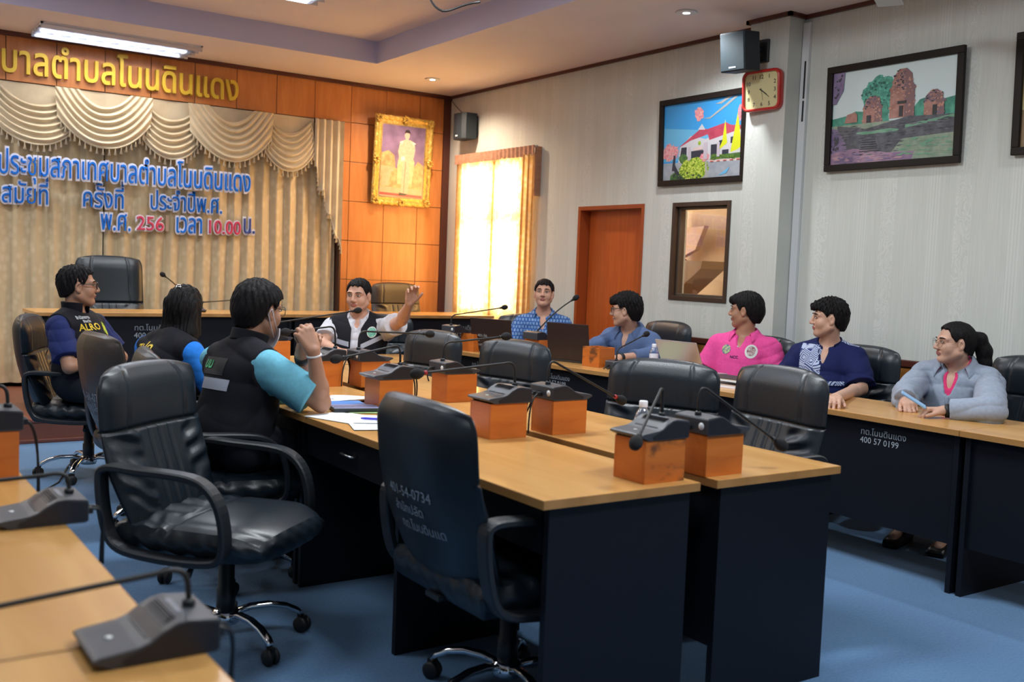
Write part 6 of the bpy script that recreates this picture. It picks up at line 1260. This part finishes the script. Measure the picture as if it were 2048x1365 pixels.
def motif_mat():
    m = mat('motif_blue_shirt', (0.05, 0.13, 0.36), 0.8, spec=0.25); nt = m.node_tree; b = nt.nodes['Principled BSDF']; L = nt.links.new
    mp = mapped(nt, (1, 1, 1), rot=(0, 0, math.radians(-52))); br = N(nt, 'ShaderNodeTexBrick'); br.offset = 0.5; br.inputs['Scale'].default_value = 1
    br.inputs['Brick Width'].default_value = 0.026; br.inputs['Row Height'].default_value = 0.030; br.inputs['Mortar Size'].default_value = 0.005; br.inputs['Mortar Smooth'].default_value = 0.3
    br.inputs['Color1'].default_value = (0.35, 0.52, 0.72, 1); br.inputs['Color2'].default_value = (0.22, 0.40, 0.66, 1); br.inputs['Mortar'].default_value = (0.02, 0.075, 0.28, 1)
    sp = N(nt, 'ShaderNodeSeparateXYZ'); cb = N(nt, 'ShaderNodeCombineXYZ'); L(mp.outputs[0], sp.inputs[0]); L(sp.outputs['Y'], cb.inputs[0]); L(sp.outputs['Z'], cb.inputs[1]); L(cb.outputs[0], br.inputs['Vector'])
    wv = N(nt, 'ShaderNodeTexWave'); wv.inputs['Scale'].default_value = 34; wv.inputs['Distortion'].default_value = 5; wv.inputs['Detail'].default_value = 1; L(cb.outputs[0], wv.inputs['Vector'])
    r = ramp(nt, [(0.42, (0, 0, 0)), (0.55, (1, 1, 1))]); L(wv.outputs['Fac'], r.inputs[0])
    mx = N(nt, 'ShaderNodeMix', data_type='RGBA'); L(r.outputs[0], mx.inputs[0]); mx.inputs[6].default_value = (0.025, 0.095, 0.32, 1); L(br.outputs['Color'], mx.inputs[7]); L(mx.outputs[2], b.inputs['Base Color']); return m
MOTIF = motif_mat()
def weave_mat():
    m = mat('woven_yoke', (0.2, 0.25, 0.45), 0.8, spec=0.25); nt = m.node_tree; b = nt.nodes['Principled BSDF']; L = nt.links.new
    mp = mapped(nt, (1, 1, 1), rot=(0, math.radians(45), math.radians(20))); ck = N(nt, 'ShaderNodeTexWave', wave_type='RINGS', rings_direction='SPHERICAL'); ck.inputs['Scale'].default_value = 20; ck.inputs['Distortion'].default_value = 3; ck.inputs['Detail'].default_value = 2; ck.inputs['Detail Scale'].default_value = 5
    v = N(nt, 'ShaderNodeTexVoronoi', feature='F1', distance='CHEBYCHEV'); v.inputs['Scale'].default_value = 16; v.inputs['Randomness'].default_value = 0.3; L(mp.outputs[0], v.inputs['Vector'])
    md = N(nt, 'ShaderNodeMath', operation='MODULO'); md.inputs[1].default_value = 0.16; L(v.outputs['Distance'], md.inputs[0]); r = ramp(nt, [(0.05, (0.02, 0.04, 0.16)), (0.075, (0.45, 0.52, 0.70))]); L(md.outputs[0], r.inputs[0]); L(r.outputs[0], b.inputs['Base Color']); return m
WEAVE = weave_mat()
def watch(p, side, m, w=0.024, r=0.031, name='wristwatch'):
    sh, e, wr, *_ = p.arms[side]; d = (wr-e).normalized(); c = wr-d*0.018; R = d.to_track_quat('Z', 'Y').to_matrix().to_4x4(); R.translation = c
    mb = MB(); mb.lathe([(r-0.004, -w/2), (r, -w/2), (r+0.001, 0), (r, w/2), (r-0.004, w/2)], 24, M=R); return mb.build(name, m, p.o)
def auto(label, px, py, depth, yaw, hyaw, lean=0, **kw):
    h = at(px, py, depth); B = frame(yaw, -lean, kw.get('side', 0)); root = h-Vector(B @ np.array((0.03, 0, 0.563)))
    return Person(label, root, yaw, h, hyaw, lean=lean, pz=min(max(root.z, 0.555), 0.62), **kw)
BLACKRIM = mat('black_rims', (0.010, 0.010, 0.012), 0.3)

# man with folded arms, left
p = auto('man with folded arms, glasses and black vest with yellow lettering', 157, 573, 6.15, -42, -8, -6, hs=1.02, skin=SKIN_T, bw=1.08, belly=0.02, hpitch=2)
p.arm(-1, p.T(0.09, -0.25, 0.095), p.T(0.20, 0.00, 0.125), tuple(p.B @ np.array((-0.25, 1, 0.1))), (0, 0, -1), 'flat', spread=3); p.arm(1, p.T(0.11, 0.255, 0.105), p.T(0.245, 0.01, 0.120), tuple(p.B @ np.array((-0.45, -1, 0.12))), tuple(p.B @ np.array((-1, 0.4, 0))), 'relax', spread=3); p.build()
p.hair(0.010, 0.003, 0.003, 0.076, 0.0, rough=0.005, seed=3, nape=-0.06)
t = p.shirt(NAVY, 0.014, 0.78, vneck=0, wide=0.012, folds=0.009); v = p.vest(BLK, 0.027, 0.178, folds=0.012, vdeep=0.0, neck_r=0.072); p.collar(BLK, 0.072, 0.055, stand=True, tilt=0.02); p.glasses(BLACKRIM, r=0.0024)
p.words(v, 'ALRO', -0.070, 0.296, 0.058, 'yellow_lettering', YEL); p.words(v, 'สำนักงาน', -0.085, 0.366, 0.026, 'white_lettering', WPR); p.words(v, 'จังหวัด', -0.075, 0.343, 0.022, 'white_lettering', WPR)
p.patch(v, 0.085, 0.300, 0.072, 0.085, 'chest_emblem', EMY, 'disc'); p.patch(v, 0.085, 0.228, 0.14, 0.038, 'reflective_strip', STRIP, skew=-0.3); p.patch(v, -0.09, 0.205, 0.12, 0.038, 'reflective_strip', STRIP, skew=0.3)

# woman with the hair clip
p = auto('woman seen from behind with long black hair, a silver hair clip and a black vest', 371, 618, 5.45, 22, 48, 16, hs=0.97)
p.arm(-1, p.T(0.16, -0.25, 0.16), p.T(0.40, -0.12, 0.12), (0.9, 0.3, 0), (0, 0, -1), 'relax'); p.arm(1, p.T(0.17, 0.25, 0.16), p.T(0.40, 0.14, 0.12), (0.9, -0.1, 0), (0, 0, -1), 'relax'); p.build()
def long_hair(F):
    q = [(-0.075, 0.0, -0.06), (-0.09, 0.0, -0.15), (-0.085, 0.0, -0.24)]
    for k in (-1, 0, 1):
        F.rc(p.Hd(-0.055, 0.050*k, 0.02), p.Hd(-0.078, 0.058*k, -0.13), 0.042, 0.040, 0.03); F.rc(p.Hd(-0.078, 0.058*k, -0.13), p.Hd(-0.072, 0.062*k, -0.255), 0.040, 0.024, 0.03)
    for k in (-1, 1): F.rc(p.Hd(-0.01, 0.066*k, 0.02), p.Hd(-0.015, 0.074*k, -0.13), 0.026, 0.022, 0.02)
    i = F.near(0.03); P = F.pts(i); L = (P-np.array(p.hc)) @ p.H; F.D[i] += (0.0022*(np.sin(L[:, 1]*330+4*np.sin(L[:, 2]*18))+np.sin(L[:, 1]*190+L[:, 0]*120))).astype(np.float32)
p.hair(0.014, 0.012, 0.014, 0.055, nape=-0.07, rough=0.002, extra=long_hair, ear=-0.06)
mb = MB(); c = p.Hd(-0.070, 0.004, 0.118); R = Vector(p.H[:, 1]); U = Vector(p.H[:, 2]); Bk = -Vector(p.H[:, 0])
for a, b in (((-.016, -.012), (-.008, .014)), ((.016, -.012), (.008, .014)), ((-.016, .004), (.016, .004)), ((-.012, .014), (.012, .014))): mb.tube([c+R*a[0]+U*a[1]+Bk*.012, c+R*b[0]+U*b[1]+Bk*.010], 0.0028, 6)
mb.build('hair_clip', CHROME, p.o)
t = p.shirt(ROYAL, 0.012, 0.85, vneck=0, wide=0.010, folds=0.004); v = p.vest(BLK, 0.026, 0.200, vdeep=0, folds=0.009)
p.words(v, 'สปก', 0.06, 0.280, 0.088, 'yellow_lettering', YEL, -1)

# man with the lowered mask
p = auto('man seen from behind in black vest and cyan shirt, hands clasped, mask lowered', 518, 622, 4.42, 18, 22, 10, hs=1.03, bw=1.0, skin=SKIN_T, hpitch=-4)
eR = at(642, 806, 4.27); wR = at(627, 703, 4.20); eL = at(610, 800, 4.62); wL = at(603, 712, 4.36)
p.arm(-1, eR, wR, tuple(-CAM_R*0.42+CAM_U*0.85+CAM_W*0.10), tuple(CAM_W*0.8-CAM_R*0.45), 'clasp', sc=1.02, spread=4, thumb=20); p.arm(1, eL, wL, tuple(CAM_R*0.35+CAM_U*0.85-CAM_W*0.25), tuple(-CAM_W*0.75+CAM_R*0.5), 'clasp', sc=1.02, spread=4, thumb=20); p.build()
p.hair(0.020, 0.012, 0.016, 0.060, 0.012, nape=-0.072, rough=0.003)
t = p.shirt(CYAN, 0.016, 0.80, vneck=0, wide=0.022, folds=0.012); v = p.vest(BLK, 0.028, 0.172, folds=0.012, vdeep=0); p.collar(BLK, 0.073, 0.050, stand=True, tilt=0.02); p.glasses(BLACKRIM)
watch(p, 1, RUBBER, 0.034); watch(p, -1, mat('white_cord', (0.66, 0.66, 0.68), 0.6), 0.007, 0.031, 'wrist_cord')
mb = MB(); mb.grid(lambda u, w: p.Hd(0.103-0.045*abs(2*u-1)**2.2-0.030*w+0.012*math.sin(PI*w), 0.068*(2*u-1), -0.068-0.085*w), 16, 8)
for q in (1, -1): mb.tube([p.Hd(0.055, 0.058*q, -0.075), p.Hd(0.02, 0.078*q, -0.04), p.Hd(-0.012, 0.090*q, 0.012), p.Hd(-0.026, 0.086*q, -0.012), p.Hd(0.01, 0.074*q, -0.075), p.Hd(0.045, 0.055*q, -0.11)], 0.0018, 6)
mb.build('face_mask', mat('mask_white', (0.66, 0.68, 0.76), 0.8), p.o)
p.patch(v, 0.045, 0.300, 0.17, 0.075, 'back_label', mat('label_black', (0.016, 0.016, 0.018), 0.7), facing=-1); p.words(v, 'นน', 0.080, 0.290, 0.060, 'green_lettering', GRN, -1, 0.006); p.patch(v, 0.03, 0.225, 0.22, 0.048, 'reflective_strip', STRIP, facing=-1, nx=20)

# pointing man
p = auto('man in white shirt and open black vest raising his left hand', 717, 592, 7.30, 236, 222, 4, hs=0.99, bw=1.14, belly=0.03, skin=SKIN, face=1.04, hpitch=-3, jaw=1.1)
p.arm(1, at(803, 641, 7.00), at(819, 607, 6.78), tuple(CAM_U*0.85-CAM_W*0.35+CAM_R*0.20), tuple(-CAM_W*0.75-CAM_U*0.35+CAM_R*0.15), 'wave', spread=4, thumb=42, sc=0.98); p.arm(-1, at(646, 690, 7.22), at(677, 703, 7.00), (0.80, -0.5, -0.05), (0.2, 0.1, -1), 'fist'); p.build()
p.hair(0.011, 0.003, 0.006, 0.078, 0.0, rough=0.003)
t = p.shirt(WHITE, 0.014, 0.62, vneck=0.018, wide=0.018, folds=0.010); v = p.vest(BLK, 0.028, 0.182, (0.055, 0.030, 0.035, 0.075), vdeep=0.03, folds=0.008); p.collar(WHITE, 0.073, 0.034, 0.050, 128, tilt=0.075)
p.patch(v, 0.112, 0.315, 0.068, 0.078, 'chest_emblem', EMW, 'disc'); e = p.patch(v, 0.112, 0.315, 0.058, 0.066, 'emblem_centre', EMB, 'disc')
for q in e.data.vertices: q.co -= Vector(p.B[:, 0])*-0.0015
p.patch(v, 0.115, 0.250, 0.17, 0.034, 'reflective_strip', STRIP, skew=0.45); p.patch(v, -0.105, 0.240, 0.17, 0.034, 'reflective_strip', STRIP, skew=-0.15)

# man in the patterned shirt
p = auto('man facing the camera in a blue shirt with a pale motif, behind a dark laptop', 1088, 588, 8.50, 232, 228, 2, hs=0.97, skin=SKIN, hpitch=9)
p.arm(1, p.T(0.10, 0.27, 0.13), p.T(0.36, 0.15, 0.19), (0.9, -0.2, 0), (0, 0, -1), 'relax'); p.arm(-1, p.T(0.10, -0.27, 0.13), p.T(0.36, -0.15, 0.19), (0.9, 0.2, 0), (0, 0, -1), 'relax'); p.build()
p.hair(0.014, 0.005, 0.008, 0.068, 0.0, rough=0.003); t = p.shirt(MOTIF, 0.013, 0.80, vneck=0.05, wide=0.014, folds=0.009); p.collar(MOTIF, 0.072, 0.032, 0.050, 132, tilt=0.075)

# man in the plain blue shirt
p = auto('man in glasses and plain dusty blue shirt beside the silver laptop', 1251, 621, 7.50, 200, 130, 14, hs=1.0, skin=SKIN_L, hpitch=-3, bw=1.04)
wl = atz(1238, 716, 0.795); el_ = atz(1312, 712, 0.80); p.arm(1, el_, wl, tuple(wl-el_), (0, 0, -1), 'relax'); wr = atz(1164, 703, 0.80); p.arm(-1, at(1194, 691, 7.52), wr, (-0.6, 0.5, -0.1), (0, 0, -1), 'relax'); p.build()
p.hair(0.026, 0.010, 0.018, 0.050, 0.020, rough=0.006, nape=-0.075, seed=4); t = p.shirt(BLUE_S, 0.013, 1.62, vneck=0.04, folds=0.010); p.collar(BLUE_S, 0.073, 0.034, 0.050, 135, tilt=0.07); p.glasses(BLACKRIM, 0.024, 0.018, 0.0024); watch(p, 1, RUBBER, 0.030)

# man in the pink polo
p = auto('man in bright pink polo shirt with two chest badges', 1491, 622, 6.88, 207, 119, -8, hs=0.99, skin=SKIN_T, bw=1.04)
p.arm(1, p.T(0.02, 0.25, 0.11), p.T(0.24, 0.10, 0.06), (0.8, -0.4, -0.1), (0, 0.2, -1), 'relax'); p.arm(-1, p.T(0.02, -0.25, 0.11), p.T(0.25, -0.10, 0.06), (0.8, 0.4, -0.1), (0, 0.2, -1), 'relax'); p.build()
p.hair(0.022, 0.005, 0.020, 0.046, 0.020, rough=0.003, nape=-0.078, seed=6); t = p.shirt(PINK_S, 0.014, 0.72, vneck=0.035, wide=0.016, folds=0.012); p.collar(PINK_S, 0.073, 0.032, 0.056, 138, tilt=0.07)
p.patch(t, 0.085, 0.285, 0.078, 0.095, 'chest_badge', EMW, 'disc'); e = p.patch(t, 0.085, 0.288, 0.052, 0.066, 'badge_centre', EM_R, 'disc')
for q in e.data.vertices: q.co += Vector(p.B[:, 0])*0.0015
p.patch(t, -0.085, 0.290, 0.066, 0.066, 'chest_badge', EM_B, 'disc'); p.words(t, 'NCC', -0.02, 0.230, 0.026, 'small_lettering', NAVY2)
MB().lathe([(0.001, -0.001), (0.005, -0.001), (0.005, 0.002), (0.001, 0.003)], 12, M=Matrix.Translation(p.T(0.132, 0.0, 0.31)) @ Vector(p.B[:, 0]).to_track_quat('Z', 'Y').to_matrix().to_4x4()).build('button', WPR, p.o)

# man in the navy shirt
p = auto('man in a navy shirt with a pale woven yoke, resting his forearm on the table', 1657, 638, 6.38, 203, 139, 2, hs=0.99, skin=SKIN_L, bw=1.0, belly=0.02, face=1.04, jaw=1.12)
el_ = at(1722, 778, 6.22); wl = atz(1672, 796, 0.79); p.arm(1, el_, wl, tuple(wl-el_), (0, 0, -1), 'relax'); p.arm(-1, p.T(0.06, -0.26, 0.12), p.T(0.30, -0.10, 0.19), (0.8, 0.5, 0), (0, 0, -1), 'relax'); p.build()
p.hair(0.024, 0.004, 0.012, 0.058, 0.016, rough=0.006, nape=-0.070, seed=8); t = p.shirt(NAVY2, 0.016, 0.88, vneck=0.045, wide=0.022, folds=0.010, vw=0.03); p.collar(NAVY2, 0.071, 0.030, stand=True, spread=140, tilt=0.055)
p.patch(t, -0.078, 0.240, 0.150, 0.32, 'woven_panel', WEAVE, nx=12, nz=24); p.patch(t, 0.095, 0.175, 0.10, 0.026, 'pocket_trim', WEAVE)
v = [p.T(-0.02+0.07*(j/4-0.5), 0.06+0.13*i/10, 0.7) for j in range(5) for i in range(11)]; p.decal(t, (v, [(j*11+i, j*11+i+1, j*11+i+12, j*11+i+11) for j in range(4) for i in range(10)]), 'shoulder_trim', WEAVE, axis=-Vector(p.B[:, 2]))

# woman in the grey jacket
p = auto('woman in grey zip jacket with round glasses and black ponytail', 1908, 687, 5.60, 197, 146, 10, hs=0.95, skin=SKIN_L, bw=1.03, belly=0.03, face=1.10, jaw=1.18)
wl = atz(1888, 822, 0.785); el_ = atz(1980, 824, 0.80); wr = atz(1810, 806, 0.785); er = at(1812, 789, 5.50)
hd = atz(1835, 818, 0.79)
p.arm(1, el_, wl, tuple(hd-wl), (0.1, -0.2, -1), 'hold', thumb=30); p.arm(-1, er, wr, tuple(atz(1838, 812, 0.80)-wr), (0.2, 0.1, -1), 'hold', thumb=30); p.build()
def pony(F):
    a = [(-0.098, 0, 0.050), (-0.150, 0, 0.030), (-0.178, 0, -0.040), (-0.185, 0, -0.110), (-0.190, 0, -0.180)]; r = [0.022, 0.034, 0.040, 0.036, 0.014]
    for k in range(4): F.rc(p.Hd(*a[k]), p.Hd(*a[k+1]), r[k], r[k+1], 0.02)
    i = F.near(0.03); P = F.pts(i); L = (P-np.array(p.hc)) @ p.H; F.D[i] += (0.0012*np.sin(L[:, 1]*420+L[:, 0]*200)).astype(np.float32)
p.hair(0.008, 0.004, 0.007, 0.088, nape=-0.060, rough=0.0010, extra=pony, ear=0.024)
t = p.shirt(GREY_J, 0.016, 1.86, vneck=0.060, wide=0.010, folds=0.014, cuff=0.006, vw=0.05); p.collar(GREY_J, 0.080, 0.042, 0.060, 130, tilt=0.085, tip=0.02); p.shirt(HOTP, 0.006, 0.3, vneck=0.040, folds=0.002, name='pink_undershirt'); p.collar(HOTP, 0.070, 0.024, 0.030, 128, tilt=0.075, name='pink_collar')
p.glasses(mat('thin_gold_rims', (0.30, 0.20, 0.14), 0.25, 0.8), 0.028, 0.024, 0.0011, 2.1, 0.000); watch(p, 1, RUBBER, 0.026, 0.033)
MB().tube([p.T(0.168, 0, 0.28), p.T(0.182, 0, 0.20), p.T(0.186, 0, 0.10), p.T(0.18, 0, 0.0)], 0, rect=(0.006, 0.004)).build('zip', mat('zip_grey', (0.20, 0.24, 0.32), 0.4), p.o)
ph = thing('phone', 'pale blue phone held by the woman in the grey jacket', 'phone', tuple(atz(1827, 800, 0.835)))
a = (CAM_R*0.80-CAM_U*0.55-CAM_W*0.2).normalized(); b = (CAM_W*0.9+CAM_U*0.35).normalized(); b = (b-a*b.dot(a)).normalized(); Rm = Matrix((a, b, a.cross(b))).transposed().to_4x4()
MB().box(-0.065, 0.065, -0.030, 0.030, -0.0045, 0.0045, bev=0.003, M=Rm).build('case', mat('pale_blue_case', (0.28, 0.50, 0.78), 0.4), ph)
